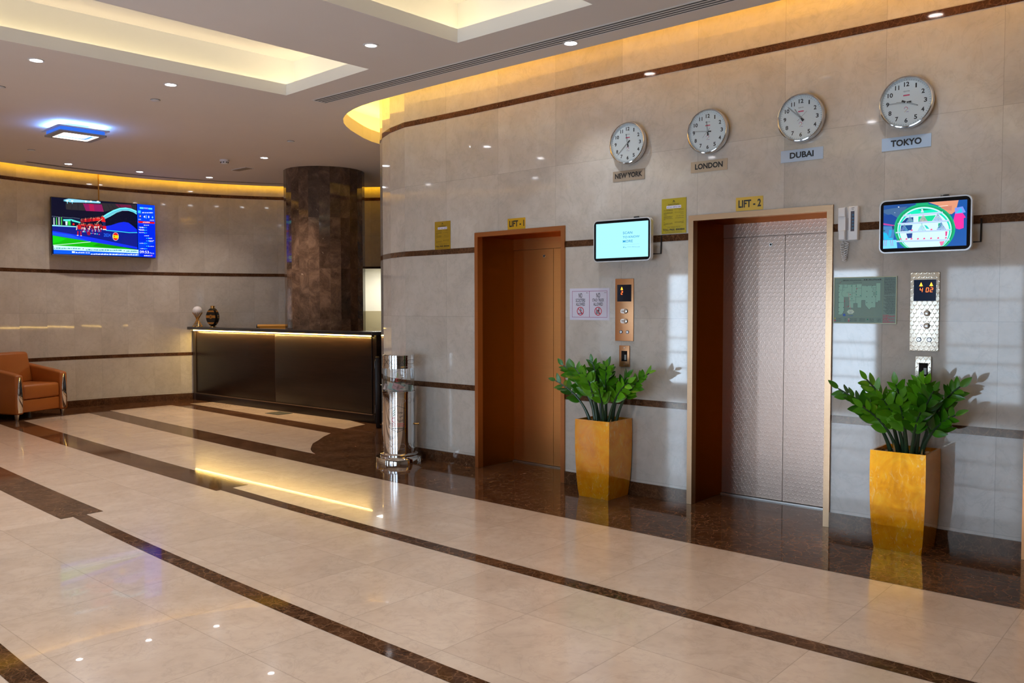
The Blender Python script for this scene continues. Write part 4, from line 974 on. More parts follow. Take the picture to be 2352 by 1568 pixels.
p.P([(183, 897), (860, 1010), (1640, 1142), (1757, 1162), (185, 1105)], (16, 190, 10)).P([(183, 897), (420, 960), (300, 1030), (184, 1060)], (10, 216, 20)).P([(1000, 1040), (1500, 1120), (1300, 1140), (900, 1100)], (10, 150, 10)).L([(188, 1098), (500, 1062), (862, 1015)], 12, (210, 240, 225))
rr = random.Random(11)
for row, (y0, y1, xa, xb, n) in enumerate(((560, 650, 700, 1060, 12), (690, 760, 690, 1060, 12), (660, 790, 690, 1050, 10))):
    for i in range(n):
        x = xa+(xb-xa)*i/(n-1)+rr.uniform(-8, 8); s = (x-700)/360; yy = y0 - (42*s if row == 0 else 0)+rr.uniform(-8, 8)
        p.P([(x-18, yy), (x+16, yy-4), (x+20, yy+62), (x-16, yy+66)], ((205, 20, 34), (170, 14, 30), (225, 40, 40), (140, 20, 40))[rr.randrange(4)]); p.E(x, yy-12, 9, 11, (120, 84, 70), 8)
        if row: p.L([(x-6, yy+64), (x+rr.uniform(-14, 6), yy+120)], 9, ((230, 225, 225), (200, 30, 40))[i % 2]); p.P([(x-14, yy+40), (x+14, yy+40), (x+10, yy+70), (x-12, yy+70)], ((16, 20, 60), (220, 214, 214))[rr.randrange(2)])
        if rr.random() < .5: p.L([(x-14, yy+10), (x+26, yy+rr.uniform(-14, 24))], 7, (214, 176, 150))
for x, y in ((650, 660), (1085, 490)): p.E(x, y, 15, 18, (150, 110, 90), 10)
p.P([(612, 680), (690, 680), (684, 765), (630, 770)], (210, 24, 36)).P([(640, 765), (690, 765), (684, 800), (636, 800)], (20, 40, 120)).L([(625, 800), (622, 885)], 20, (196, 24, 40)).L([(676, 800), (680, 890)], 20, (196, 24, 40)).E(620, 888, 18, 8, (240, 240, 240), 8).E(682, 896, 14, 8, (240, 240, 240), 8).L([(610, 690), (600, 780)], 16, (225, 210, 190))
p.P([(1062, 500), (1118, 510), (1138, 612), (1060, 600)], (226, 30, 34)).P([(1066, 600), (1136, 612), (1138, 680), (1090, 690)], (26, 34, 90)).P([(1086, 685), (1146, 690), (1152, 770), (1082, 768)], (220, 20, 36)).L([(1080, 540), (970, 635)], 12, (214, 170, 140)).P([(1082, 750), (1152, 752), (1152, 772), (1082, 770)], (236, 236, 240))
for i in range(9): p.E(720+i*36+rr.uniform(-8, 8), 815+i*6+rr.uniform(-8, 8), 14, 9, ((236, 238, 242), (60, 220, 240), (230, 60, 150))[i % 3], 8)
p.T('2024', 1100, 842, 1228, 905, (40, 110, 255), 0.01)
p.E(822, 845, 34, 40, (150, 20, 60)); p.E(1325, 900, 60, 84, (225, 225, 235)); p.E(1325, 900, 54, 77, (225, 16, 30)); p.P([(1271, 868), (1380, 876), (1380, 940), (1275, 930)], (240, 214, 20)); p.E(1300, 898, 11, 14, (150, 110, 60), 10)
# side bar and tickers
p.P([(1752, 228), (2108, 262), (2115, 1318), (1765, 1300)], (0, 66, 255)).P([(1755, 640), (2111, 640), (2113, 1000), (1760, 1000)], (0, 40, 235)).P([(1800, 1150), (2113, 1010), (2115, 1318), (1800, 1300)], (0, 40, 240))
p.P([(1803, 296), (1880, 300), (1880, 334), (1803, 330)], (90, 220, 245)).P([(1978, 308), (2055, 314), (2055, 346), (1978, 342)], (90, 220, 245)).T('SPORTS', 1888, 308, 1972, 332, (235, 245, 255)).P([(1768, 362), (1822, 366), (1822, 422), (1768, 418)], (60, 200, 240)).S(1850, 2070, 418, 22, (225, 240, 255), 6)
p.T('4', 1876, 468, 1912, 512, (240, 246, 255), 0.02); p.P([(1926, 455), (1938, 456), (1938, 526), (1926, 525)], (120, 200, 255)); p.T('1', 1972, 474, 1992, 514, (240, 246, 255), 0.02)
p.P([(1785, 452), (1836, 456), (1832, 500), (1810, 518), (1790, 496)], (70, 50, 150)).E(1810, 480, 14, 16, (210, 190, 225), 10).P([(2055, 476), (2074, 500), (2062, 522), (2042, 510)], (120, 220, 255)); p.S(1776, 1826, 550, 16, (230, 240, 255), 7); p.S(2004, 2096, 566, 16, (230, 240, 255), 8)
p.P([(1768, 576), (2098, 594), (2098, 632), (1770, 616)], (222, 10, 14)).S(1862, 2010, 612, 22, (255, 235, 235), 9)
for i, (y, xa, xb) in enumerate(((668, 1880, 1984), (708, 1784, 1880), (722, 1800, 1880), (758, 1776, 1880), (772, 1794, 1880), (818, 1784, 1880), (882, 1884, 1986), (934, 1984, 2052), (980, 1984, 2082), (996, 1990, 2058), (1036, 1790, 1880), (1096, 1984, 2082), (1146, 1800, 1880))): p.S(xa, xb, y, 15, (225, 238, 255), 20+i)
for y, b in ((710, 0), (764, 0), (818, 0), (926, 1), (980, 1), (1032, 0), (1088, 1), (1140, 0)): p.E(1968 if b else 1898, y, 11, 13, (60, 220, 240), 10).E(1932, y, 10, 9, (60, 200, 240), 8)
p.T('09:53', 1792, 1182, 1974, 1232, (245, 248, 255), 0.01); p.T('Mecca', 1988, 1212, 2082, 1240, (220, 232, 255)); p.S(1876, 2006, 1290, 22, (220, 232, 255), 33); p.E(2030, 1278, 14, 14, (236, 120, 220), 12)
p.P([(184, 1104), (1765, 1164), (1768, 1236), (186, 1190)], (205, 250, 250)); p.S(190, 670, 1170, 26, (60, 150, 170), 41); p.S(760, 1440, 1192, 28, (60, 150, 170), 42); p.S(1520, 1750, 1205, 26, (60, 150, 170), 43); p.E(712, 1162, 9, 10, (20, 60, 110), 8); p.E(1484, 1188, 9, 10, (20, 60, 110), 8)
p.P([(186, 1192), (1768, 1238), (1766, 1300), (184, 1272)], (0, 92, 255)).P([(508, 1214), (562, 1216), (562, 1252), (508, 1250)], (225, 250, 255)); p.S(575, 740, 1252, 26, (240, 248, 255), 44); p.T('18:30', 752, 1228, 832, 1256, (245, 250, 255)); p.S(850, 1762, 1278, 30, (240, 248, 255), 45)
p.mb.build('picture', tv)
r = thing('cable_trunking', 'thin cable trunking rising from the television to the ceiling', 'cable', (6.01, 13.615, 3.175), 0)
mb = MB(); mb.box(-0.007, 0.007, -0.012, 0.0, 0.0, 0.55, mat('cable_cover', srgb(170, 130, 60), 0.5)); mb.build('cover', r)

# ------------------------------------------------------------------ column
mb = MB(); mb.uv = {}; CC = (8.08, 10.66); CR = 0.60; NS = 24
rows = [0.0, 0.62, 1.36, 2.10, 2.84, ZC]
for i in range(NS):
    a, b = 2*PI*i/NS, 2*PI*(i+1)/NS
    A = (CC[0]+CR*math.cos(a), CC[1]+CR*math.sin(a)); B = (CC[0]+CR*math.cos(b), CC[1]+CR*math.sin(b))
    sh = 0.0 if i % 2 else 0.0
    for j in range(len(rows)-1):
        mb.uv[len(mb.f)] = ((i+.01, j+.01), (i+.99, j+.01), (i+.99, j+.99), (i+.01, j+.99))
        mb.add([(*A, rows[j]), (*B, rows[j]), (*B, rows[j+1]), (*A, rows[j+1])], [(0, 1, 2, 3)], M_COLUMN)
col = struct(mb.build('column'))

# ------------------------------------------------------------------ ceiling fittings
def downlight(x, y, label, dim=False, power=9.0, warm=False):
    r = thing('recessed_downlight', label, 'downlight', (x, y, ZC), 0, 'recessed downlights in the ceiling')
    mb = MB(); mb.lathe([(0.062, 0), (0.062, -0.004), (0.050, -0.006), (0.046, -0.003), (0.044, 0.02)], M_WHITEP, (0, 0, 0), 32, caps=False); mb.build('trim_ring', r)
    mb = MB(); mb.lathe([(0.0445, -0.0025), (0.0, -0.0025)], M_LENS_DIM if dim else M_LENS, (0, 0, 0), 28, smooth=False, caps=False); mb.build('lens', r)
    l = bpy.data.lights.new('downlight', 'SPOT'); l.energy = power*(0.15 if dim else 1); l.color = (1.0, 0.83, 0.68) if warm else (0.93, 0.97, 1.0); l.spot_size = math.radians(104); l.spot_blend = 0.8; l.shadow_soft_size = 0.045
    o = bpy.data.objects.new('downlight', l); COL.objects.link(o); o.location = (x, y, ZC-0.03)
POW = [78, 78, 66, 26, 150, 40, 40, 40, 10, 78, 100, 80, 90, 90, 90, 10]
WARM = (4, 5, 6, 7, 13, 14)
DL = ['downlight at the left edge beside the long lit recess', 'downlight below the corner of the long lit recess', 'dim downlight between the two lit ceiling recesses', 'bright downlight between the long air grille and the right wall',
      'downlight above the smoke detector near the column', 'rightmost of the three downlights along the round wall', 'middle one of the three downlights along the round wall', 'leftmost of the three downlights along the round wall']
for k, (x, y) in enumerate(DOWN):
    if k < 8: downlight(x, y, DL[k], k == 2, POW[k], k in WARM)
    else: downlight(x, y, 'downlight outside the view, further along the hall', k == 9, POW[k], k in WARM)
def cap(x, y, label):
    r = thing('sprinkler_cap', label, 'sprinkler', (x, y, ZC), 0, 'small sprinkler caps in the ceiling')
    mb = MB(); mb.lathe([(0.042, 0), (0.042, -0.010), (0.036, -0.012), (0, -0.012)], M_WHITEP, (0, 0, 0), 28, caps=False); mb.build('cover', r)
    mb = MB(); mb.lathe([(0.046, -0.001), (0.042, -0.003)], M_GREYDARK, (0, 0, 0), 28, caps=False); mb.build('gap', r)
cap(4.183, 8.185, 'small sprinkler cap between the square lamp and the lit recess'); cap(6.30, 8.969, 'small sprinkler cap left of the round ceiling cutout')
cap(4.45, 11.992, 'small sprinkler cap behind the square blue-lit lamp'); cap(3.003, 8.782, 'small sprinkler cap at the left edge of the view')
r = thing('smoke_detector', 'white smoke detector on the ceiling left of the column', 'smoke detector', (6.494, 10.80, ZC))
mb = MB(); mb.lathe([(0.062, 0), (0.062, -0.022), (0.050, -0.026), (0.046, -0.050), (0.036, -0.058), (0, -0.058)], M_WHITEP, (0, 0, 0), 32, caps=False); mb.build('body', r)
mb = MB()
for i in range(8): a = 2*PI*i/8; mb.box(0.047*math.cos(a)-0.007, 0.047*math.cos(a)+0.007, 0.047*math.sin(a)-0.007, 0.047*math.sin(a)+0.007, -0.044, -0.032, M_GREYDARK)
mb.build('sensor_slots', r)
r = thing('ceiling_hatch', 'slightly open small ceiling hatch beside the column', 'ceiling hatch', (7.09, 11.31, ZC), 0.0)
mb = MB(); mb.box(-0.07, 0.07, -0.19, 0.19, -0.006, 0, M_WHITEP); mb.build('frame', r)
mb = MB(); mb.box(-0.055, 0.055, -0.175, 0.175, -0.011, -0.006, mat('hatch_lid', (0.30, 0.25, 0.20), 0.6)); mb.build('lid', r)
# long linear air grille beside the right wall
y0, y1 = -2.5, 7.02; r = thing('linear_air_grille', 'long black slotted air grille in the ceiling beside the right wall', 'air grille', (5.28, (y0+y1)/2, ZC))
mb = MB(); L = (y1-y0)/2
mb.box(-0.088, -0.068, -L-0.02, L+0.02, -0.003, 0, M_WHITEP); mb.box(0.068, 0.080, -L-0.02, L+0.02, -0.003, 0, M_WHITEP); mb.box(-0.068, 0.068, L, L+0.02, -0.006, 0, M_WHITEP); mb.box(-0.068, 0.068, -L-0.02, -L, -0.006, 0, M_WHITEP); mb.build('frame', r)
mb = MB(); mb.box(-0.068, 0.068, -L, L, -0.0015, 0, M_GREYDARK); mb.build('dark_slot', r)
for i in range(3):
    mb = MB(); xx = -0.039+0.039*i; mb.box(xx-0.0105, xx+0.0105, -L, L, -0.0035, -0.0020, mat('grille_slat', (0.62, 0.60, 0.60), 0.5)); mb.build('slat', r)
# curved slot grille along the round wall
pts = [arc(a, 4.53) for a in range(50, 104, 3)]
ta = arc(77, 4.53); r = thing('curved_air_slot', 'thin curved air slot in the ceiling along the round wall', 'air grille', (*ta, ZC))
def local(ps, o): return [(x-o[0], y-o[1]) for x, y in ps]
pin, pou = [arc(a, 4.50) for a in range(50, 104, 3)], [arc(a, 4.575) for a in range(50, 104, 3)]
mb = MB(); n = len(pin); a, b = local(pin, ta), local(pou, ta)
mb.add([(x, y, -0.002) for x, y in a] + [(x, y, -0.002) for x, y in b], [(i, i+1, i+1+n, i+n) for i in range(n-1)], mat('slot_dark', (0.05, 0.04, 0.035), 0.7)); mb.build('dark_slot', r)
for rr0, rr1 in ((4.49, 4.502), (4.573, 4.585), (4.533, 4.542)):
    c, d = local([arc(q, rr0) for q in range(50, 104, 3)], ta), local([arc(q, rr1) for q in range(50, 104, 3)], ta); mb = MB()
    mb.add([(x, y, -0.004) for x, y in c] + [(x, y, -0.004) for x, y in d], [(i, i+1, i+1+n, i+n) for i in range(n-1)], M_WHITEP); mb.build('slat', r)
# square two-tier ceiling lamp with a blue glow
r = thing('ceiling_lamp', 'square two-tier ceiling lamp glowing blue and white', 'ceiling lamp', (4.21, 10.08, ZC), math.radians(-3))
def sq(s, rr): return rrect(-s, s, -s, s, rr, 5)
def slab(mb, outer, inner, z0, z1, m):
    n = len(outer); vs = [(x, y, z0) for x, y in outer]+[(x, y, z1) for x, y in outer]+[(x, y, z0) for x, y in inner]+[(x, y, z1) for x, y in inner]
    mb.add(vs, [(i, (i+1) % n, (i+1) % n+n, i+n) for i in range(n)] + [(2*n+i, 3*n+i, 3*n+(i+1) % n, 2*n+(i+1) % n) for i in range(n)] + [(i, 2*n+i, 2*n+(i+1) % n, (i+1) % n) for i in range(n)] + [(n+i, n+(i+1) % n, 3*n+(i+1) % n, 3*n+i) for i in range(n)], m)
BLUEP = mat('lamp_blue_acrylic', (0.05, 0.15, 0.55), 0.3, 0, 0.5, (0.02, 0.16, 0.85), 0.55)
mb = MB(); mb.box(-0.10, 0.10, -0.10, 0.10, -0.045, 0, M_WHITEP); mb.build('ceiling_box', r)
mb = MB(); slab(mb, sq(0.275, 0.02), sq(0.14, 0.02), -0.058, -0.048, M_WHITEP); mb.build('upper_plate', r)
mb = MB(); slab(mb, sq(0.235, 0.02), sq(0.200, 0.02), -0.100, -0.058, BLUEP); mb.build('blue_band', r)
mb = MB(); slab(mb, sq(0.252, 0.03), sq(0.185, 0.02), -0.116, -0.100, mat('lamp_grey', (0.30, 0.27, 0.26), 0.4)); mb.build('lower_ring', r)
mb = MB(); slab(mb, sq(0.187, 0.02), sq(0.172, 0.02), -0.1165, -0.104, mat('lamp_warm', (1, .9, .8), 0.4, 0, 0.5, (1.0, 0.78, 0.62), 2.2)); mb.build('warm_ring', r)
mb = MB(); slab(mb, sq(0.140, 0.02), sq(0.105, 0.015), -0.098, -0.064, mat('lamp_white', (1, 1, 1), 0.4, 0, 0.5, (1.0, 0.95, 0.92), 5.0)); mb.build('inner_light_ring', r)
mb = MB(); mb.box(-0.235, 0.235, -0.235, 0.235, -0.0485, -0.047, mat('lamp_glow', (1, 1, 1), 0.4, 0, 0.5, (0.20, 0.45, 1.0), 1.0)); mb.build('glow_panel', r)
for k in range(4):
    a = math.radians(-3)+PI/2*k; cx, cy = 4.21+0.20*math.cos(a), 10.08+0.20*math.sin(a)
    area('lamp_glow', (cx, cy, ZC-0.044), (math.cos(a)*0.55, math.sin(a)*0.55, 1), 0.42, 0.05, 5.0, (0.16, 0.38, 1.0))
area('lamp_glow', (4.21, 10.08, ZC-0.125), (0, 0, -1), 0.3, 0.3, 6, (0.95, 0.92, 1.0))

# ------------------------------------------------------------------ reception counter
r = thing('reception_counter', 'long dark wood reception counter with glowing edge before the column', 'counter', (7.38, 11.0, 0), RW)
x0, x1 = -2.28, 2.32
mb = MB(); mb.box(x0, x1, 0.012, 0.085, 0.0, 1.165, M_WENGE); mb.box(x1-0.08, x1, 0.085, 0.95, 0.0, 1.165, M_WENGE); mb.build('body', r)
mb = MB(); mb.box(x0+0.03, x1-0.02, -0.008, 0.012, 0.0, 0.112, M_WENGE, 0.003); mb.build('kick_plate', r)
mb = MB(); mb.box(x0+0.03, x1-0.06, -0.016, 0.012, 0.112, 0.122, mat('ledge_bronze', (0.20, 0.13, 0.09), 0.3, 0.6)); mb.build('ledge_strip', r)
for a, b in ((x0+0.06, 0.022), (0.038, x1-0.085)):
    mb = MB(); mb.box(a, b, 0.0, 0.016, 0.126, 1.140, M_WENGE, 0.003); mb.build('front_panel', r)
mb = MB(); mb.box(0.024, 0.036, 0.004, 0.016, 0.126, 1.140, mat('seam_brown', (0.045, 0.022, 0.015), 0.4)); mb.build('panel_seam', r)
mb = MB(); mb.box(x0-0.03, x0+0.05, -0.01, 0.085, 0.0, 1.165, mat('end_post', (0.05, 0.035, 0.03), 0.3)); mb.build('end_post', r)
mb = MB(); mb.box(x0-0.06, x1+0.03, -0.090, 0.095, 1.168, 1.215, M_TOP, 0.004); mb.box(x1-0.30, x1+0.03, 0.095, 1.0, 1.168, 1.215, M_TOP, 0.004); mb.build('counter_top', r)
mb = MB(); mb.box(x0+0.02, x1-0.07, -0.030, -0.016, 1.150, 1.166, M_LED); mb.build('light_strip', r)
mb = MB(); mb.box(x0+0.02, x1-0.07, -0.016, 0.012, 1.145, 1.168, M_WENGE); mb.build('strip_channel', r)
strip_light('counter_led', (7.345, 11.0-x0-0.05, 1.140), (7.345, 11.0-x1+0.1, 1.140), (0.15, 0, -1), 0.004, 3.6, (1.0, 0.66, 0.18))
# open swing gate and black cabinet at the counter's end
g0, g1 = Vector((7.12, 8.345)), Vector((7.34, 8.60)); gd = (g1-g0); gl = gd.length
r = thing('swing_gate', 'dark wooden swing gate standing open at the counter end', 'gate', (*g0, 0), math.atan2(gd.y, gd.x))
mb = MB(); mb.box(0, gl, -0.025, 0.025, 0.012, 0.90, M_WENGE, 0.004); mb.build('leaf', r)
mb = MB(); mb.box(0.02, gl-0.02, -0.034, -0.025, 0.06, 0.86, M_WENGE, 0.003); mb.box(0.02, gl-0.02, 0.025, 0.034, 0.06, 0.86, M_WENGE, 0.003); mb.build('panel', r)
for zz in (0.16, 0.74):
    mb = MB(); mb.box(gl-0.02, gl+0.01, 0.020, 0.038, zz, zz+0.10, M_STEEL); mb.build('hinge', r)
mb = MB(); mb.lathe([(0.010, 0), (0.010, -0.03), (0.016, -0.04), (0.016, -0.055), (0, -0.06)], M_CHROME, (0.05, -0.034, 0.55), 20, caps=False, axis='y'); mb.build('knob', r)
r = thing('side_cabinet', 'black cabinet glimpsed behind the swing gate', 'cabinet', (7.83, 8.42, 0), 0)
mb = MB(); mb.box(-0.36, 0.10, -0.12, 0.17, 0.0, 1.0, M_BLACK, 0.006); mb.build('body', r)
mb = MB(); mb.box(-0.36, 0.10, -0.128, -0.12, 0.06, 0.96, M_BLACK, 0.002); dr = mb.build('door', r)
mb = MB(); mb.lathe([(0.007, 0), (0.007, -0.02), (0.012, -0.03), (0, -0.036)], M_CHROME, (-0.31, -0.128, 0.66), 16, caps=False, axis='y'); mb.build('knob', dr)
r = thing('table_tent', 'white folded card standing on the black cabinet', 'card', (7.50, 8.36, 1.001), math.radians(-40))
mb = MB(); mb.prism([(-0.035, 0), (0.035, 0), (0.004, 0.155), (-0.004, 0.155)], -0.04, 0.04, mat('card_white', (0.62, 0.48, 0.44), 0.5)); mb.build('card', r)

# ------------------------------------------------------------------ on the counter
CT = 1.215
r = thing('globe_lamp', 'white globe lamp on a twisted brass rod stand at the counter end', 'table lamp', (7.385, 13.17, CT))
mb = MB()
for i in range(16):
    a = 2*PI*i/16; b = a+math.radians(150)
    mb.tube([(0.082*math.cos(a), 0.082*math.sin(a), 0.004), (0.080*math.cos(b), 0.080*math.sin(b), 0.235)], 0.0038, M_GOLD, 6)
mb.build('rod_stand', r)
mb = MB(); mb.lathe([(0.088, 0), (0.088, 0.005), (0.080, 0.008), (0.076, 0.005), (0.076, 0)], M_GOLD, (0, 0, 0), 32, caps=False); mb.lathe([(0.030, 0.148), (0.034, 0.152), (0.030, 0.156)], M_GOLD, (0, 0, 0), 24, caps=False); mb.build('base_ring', r)
mb = MB(); mb.lathe([(max(0.0001, 0.078*math.sin(PI*i/20)), -0.078*math.cos(PI*i/20)) for i in range(21)], mat('opal_glass', (0.72, 0.72, 0.78), 0.25), (0, 0, 0.262), 36, caps=False); mb.build('globe', r)
r = thing('flask_vase', 'black and gold round flat vase beside the globe lamp', 'vase', (7.375, 12.68, CT), RW+math.radians(22))
BKV = mat('vase_black', (0.010, 0.008, 0.007), 0.18); OCH = mat('vase_ochre', (0.42, 0.19, 0.035), 0.3, 0.3)
mb = MB(); N = 40; rx, rz0 = 0.105, 0.148; cz = 0.165; D = 0.052
oval = [(rx*math.cos(2*PI*i/N), cz+rz0*math.sin(2*PI*i/N)) for i in range(N)]
inner = [(rx*0.86*math.cos(2*PI*i/N), cz+rz0*0.86*math.sin(2*PI*i/N)) for i in range(N)]
vs = [(x, -D, z) for x, z in inner]+[(x, -D*0.45, z) for x, z in oval]+[(x, D*0.45, z) for x, z in oval]+[(x, D, z) for x, z in inner]
fs = [tuple(range(N)), tuple(range(4*N-1, 3*N-1, -1))]
for j in range(3): fs += [(j*N+i, (j+1)*N+i, (j+1)*N+(i+1) % N, j*N+(i+1) % N) for i in range(N)]
mb.add(vs, fs, BKV, True); mb.build('body', r, angle=50)
mb = MB(); mb.lathe([(0.050, 0), (0.050, 0.010), (0.040, 0.020)], M_GOLD, (0, 0, 0), 28); mb.build('foot', r)
mb = MB(); mb.lathe([(0.036, 0.305), (0.034, 0.312), (0.034, 0.340), (0.037, 0.345), (0.030, 0.345), (0.028, 0.32)], M_GOLD, (0, 0, 0), 28, caps=False); mb.build('neck', r)
mb = MB()
def band(z0, z1):
    P = []
    for z in (z0, z1): P.append(rx*0.86*math.sqrt(max(0, 1-((z-cz)/(rz0*0.86))**2)))
    poly(mb, [(-P[0], z0), (P[0], z0), (P[1], z1), (-P[1], z1)], -D-0.0006, OCH)
    q = [rx*math.sqrt(max(0, 1-((z-cz)/rz0)**2))+0.0006 for z in (z0, z1)]
    mb.add([(q[0], -D*.45, z0), (q[0], D*.45, z0), (q[1], D*.45, z1), (q[1], -D*.45, z1)], [(0, 1, 2, 3)], OCH)
for z0, z1 in ((0.245, 0.270), (0.150, 0.192), (0.055, 0.080)): band(z0, z1)
ring(mb, 0, cz+0.005, 0.0, 0.034, -D-0.0012, OCH); ring(mb, 0, cz+0.005, 0.027, 0.030, -D-0.0018, BKV); ring(mb, 0, cz+0.003, 0.0, 0.012, -D-0.0018, BKV, 16, 0.7)
mb.build('ochre_bands', r)
# the tan chair whose top rail shows over the counter
r = thing('desk_armchair', 'ochre padded armchair behind the counter, only its top edge showing', 'chair', (7.95, 11.75, 0), math.radians(-38))
OC = mat('ochre_fabric', (0.52, 0.23, 0.02), 0.6)
mb = MB(); mb.tube([(-0.30, 0, 1.235), (0.36, 0, 1.235)], 0.028, OC, 16); mb.box(-0.27, 0.33, -0.02, 0.03, 0.62, 1.225, OC, 0.01); mb.build('backrest', r)
mb = MB(); mb.lathe([(0.030, 0), (0.030, 0.012), (0, 0.014)], M_BLACK, (0, 0, 0), 16, caps=False, axis='y'); mb.v = [(-0.302-y, x, 1.235+z) for x, y, z in mb.v]; mb.build('end_cap', r)
mb = MB(); mb.box(-0.27, 0.33, -0.50, 0.0, 0.46, 0.60, OC, 0.03); mb.build('seat', r)
for sx in (-0.24, 0.30):
    for sy in (-0.45, -0.03):
        mb = MB(); mb.tube([(sx, sy, 0.0), (sx, sy, 0.47)], 0.02, M_BLACK, 10); mb.build('leg', r)
# steel floor box at the foot of the counter
r = thing('floor_box', 'steel floor box lid lying at the foot of the counter', 'floor box', (7.20, 10.62, 0.002), math.radians(0))
mb = MB(); mb.box(-0.125, 0.125, -0.165, 0.165, 0, 0.004, mat('floor_box_frame', (0.09, 0.10, 0.09), 0.3, 0.5)); mb.build('frame', r)
mb = MB(); mb.box(-0.105, 0.105, -0.145, 0.145, 0.004, 0.006, mat('floor_box_lid', (0.26, 0.25, 0.20), 0.25, 0.6)); mb.build('lid', r)

# ------------------------------------------------------------------ leather armchair
ang = math.atan2(12.97-12.677, 5.153-4.399)
r = thing('leather_armchair', 'tan leather armchair with chrome arm fronts by the round wall', 'armchair', (4.79, 12.80, 0), ang)
# local x right, -y towards the hall; front feet at y=0, x=-0.40 and 0.40
mb = MB(); mb.box(-0.30, 0.30, -0.02, 0.62, 0.10, 0.27, M_LEATHER, 0.012); mb.build('base', r)
mb = MB(); mb.box(-0.298, 0.298, -0.035, 0.52, 0.275, 0.475, M_LEATHER, 0.035); mb.build('seat_cushion', r)
mb = MB()
bm = bmesh.new(); bmesh.ops.create_cube(bm, size=1)
for v in bm.verts: v.co = Vector((v.co.x*0.62, v.co.y*0.20+0.56+(0.10 if v.co.z > 0 else 0.0), 0.46+(v.co.z+0.5)*0.44))
bmesh.ops.bevel(bm, geom=bm.edges[:], offset=0.04, segments=4, profile=0.5, affect='EDGES'); mb.bm(bm, M_LEATHER, True)
mb.box(-0.32, 0.32, 0.62, 0.70, 0.10, 0.70, M_LEATHER, 0.02); mb.build('backrest', r)
for s in (-1, 1):
    mb = MB(); prof = [(-0.045, 0.08), (-0.05, 0.30), (-0.045, 0.615), (0.10, 0.645), (0.66, 0.735), (0.70, 0.70), (0.70, 0.08)]
    n = len(prof); xa, xb = (-0.425, -0.302) if s < 0 else (0.302, 0.425)
    bm = bmesh.new(); va = [bm.verts.new((xa, y, z)) for y, z in prof]; vb = [bm.verts.new((xb, y, z)) for y, z in prof]
    bm.faces.new(va); bm.faces.new(list(reversed(vb)))
    for i in range(n): bm.faces.new((va[i], vb[i], vb[(i+1) % n], va[(i+1) % n]))
    bmesh.ops.recalc_face_normals(bm, faces=bm.faces[:]); bmesh.ops.bevel(bm, geom=bm.edges[:], offset=0.028, segments=4, profile=0.5, affect='EDGES'); mb.bm(bm, M_LEATHER, True); ar = mb.build('armrest', r)
    mb = MB(); xc = (xa+xb)/2; P = []
    for i in range(21):
        t = i/20; z = 0.105+0.485*t; P.append((z, 0.012+0.034*math.sin(PI*min(1, 0.16+t*0.84))**0.8, -0.052-0.022*math.sin(PI*t)))
    vs = []
    for z, hw, yy in P: vs += [(xc-hw, -0.046, z), (xc, yy, z), (xc+hw, -0.046, z)]
    mb.add(vs, [(3*i+j, 3*i+j+1, 3*i+j+4, 3*i+j+3) for i in range(20) for j in range(2)], M_CHROME, True); mb.build('chrome_trim', ar, angle=80)
for sx in (-0.375, 0.375):
    for sy in (0.01, 0.64):
        mb = MB(); mb.lathe([(0.020, 0.0), (0.036, 0.10)], M_STEEL, (sx, sy, 0), 20); mb.build('foot', r)

# ------------------------------------------------------------------ donation box
r = thing('donation_box', 'tall chrome cylinder donation box with a clear window by lift 1', 'donation box', (5.735, 6.40, 0), RW+math.radians(45))
R0 = 0.159
mb = MB(); mb.lathe([(0.232, 0), (0.232, 0.052), (0.226, 0.060), (0.195, 0.064), (0.190, 0.070), (0.190, 0.088), (0.182, 0.096), (R0, 0.100)], M_CHROME, (0, 0, 0), 72); mb.build('base', r)
mb = MB(); mb.lathe([(R0, 0.098), (R0, 0.690), (R0+0.005, 0.692), (R0+0.005, 0.712), (R0-0.002, 0.714), (0.0, 0.714)], M_CHROME, (0, 0, 0), 72, caps=False); body = mb.build('body', r)
mb = MB(); mb.lathe([(R0-0.004, 0.714), (R0-0.004, 0.940)], glass('acrylic', (0.95, 0.97, 0.98), 0.25), (0, 0, 0), 72, caps=False); win = mb.build('clear_window', r)
mb = MB(); mb.lathe([(R0-0.02, 0.938), (R0+0.003, 0.938), (R0+0.003, 0.955), (R0, 0.957), (R0, 1.050), (R0+0.003, 1.052), (R0+0.003, 1.066), (R0-0.01, 1.070), (0, 1.070)], M_CHROME, (0, 0, 0), 72, caps=False); top = mb.build('top_ring', r)
mb = MB(); mb.lathe([(0.008, 0), (0.008, 0.03), (0.011, 0.03), (0.011, 0.04), (0, 0.042)], M_GOLD, (0, 0, 0), 16, caps=False, axis='y'); mb.v = [(R0+y-0.002, -0.02+x, 0.38+z) for x, y, z in mb.v]; mb.build('lock', r)
def cyl(rad): return lambda a, b: (rad*math.sin(a/rad), -rad*math.cos(a/rad), b)
CM = cyl(R0+0.0012)
def cpoly(mb, pts, m, fn=CM): mb.add([fn(x, z) for x, z in pts], [tuple(range(len(pts)))], m)
def cline(mb, pts, w, m, fn=CM):
    for (ax, az), (bx, bz) in zip(pts, pts[1:]):
        k = max(1, int(math.hypot(bx-ax, bz-az)/0.012))
        for i in range(k):
            p, q = (ax+(bx-ax)*i/k, az+(bz-az)*i/k), (ax+(bx-ax)*(i+1)/k, az+(bz-az)*(i+1)/k); dx, dz = q[0]-p[0], q[1]-p[1]; L = math.hypot(dx, dz); nx, nz = -dz/L*w/2, dx/L*w/2
            cpoly(mb, [(p[0]+nx, p[1]+nz), (p[0]-nx, p[1]-nz), (q[0]-nx, q[1]-nz), (q[0]+nx, q[1]+nz)], m, fn)
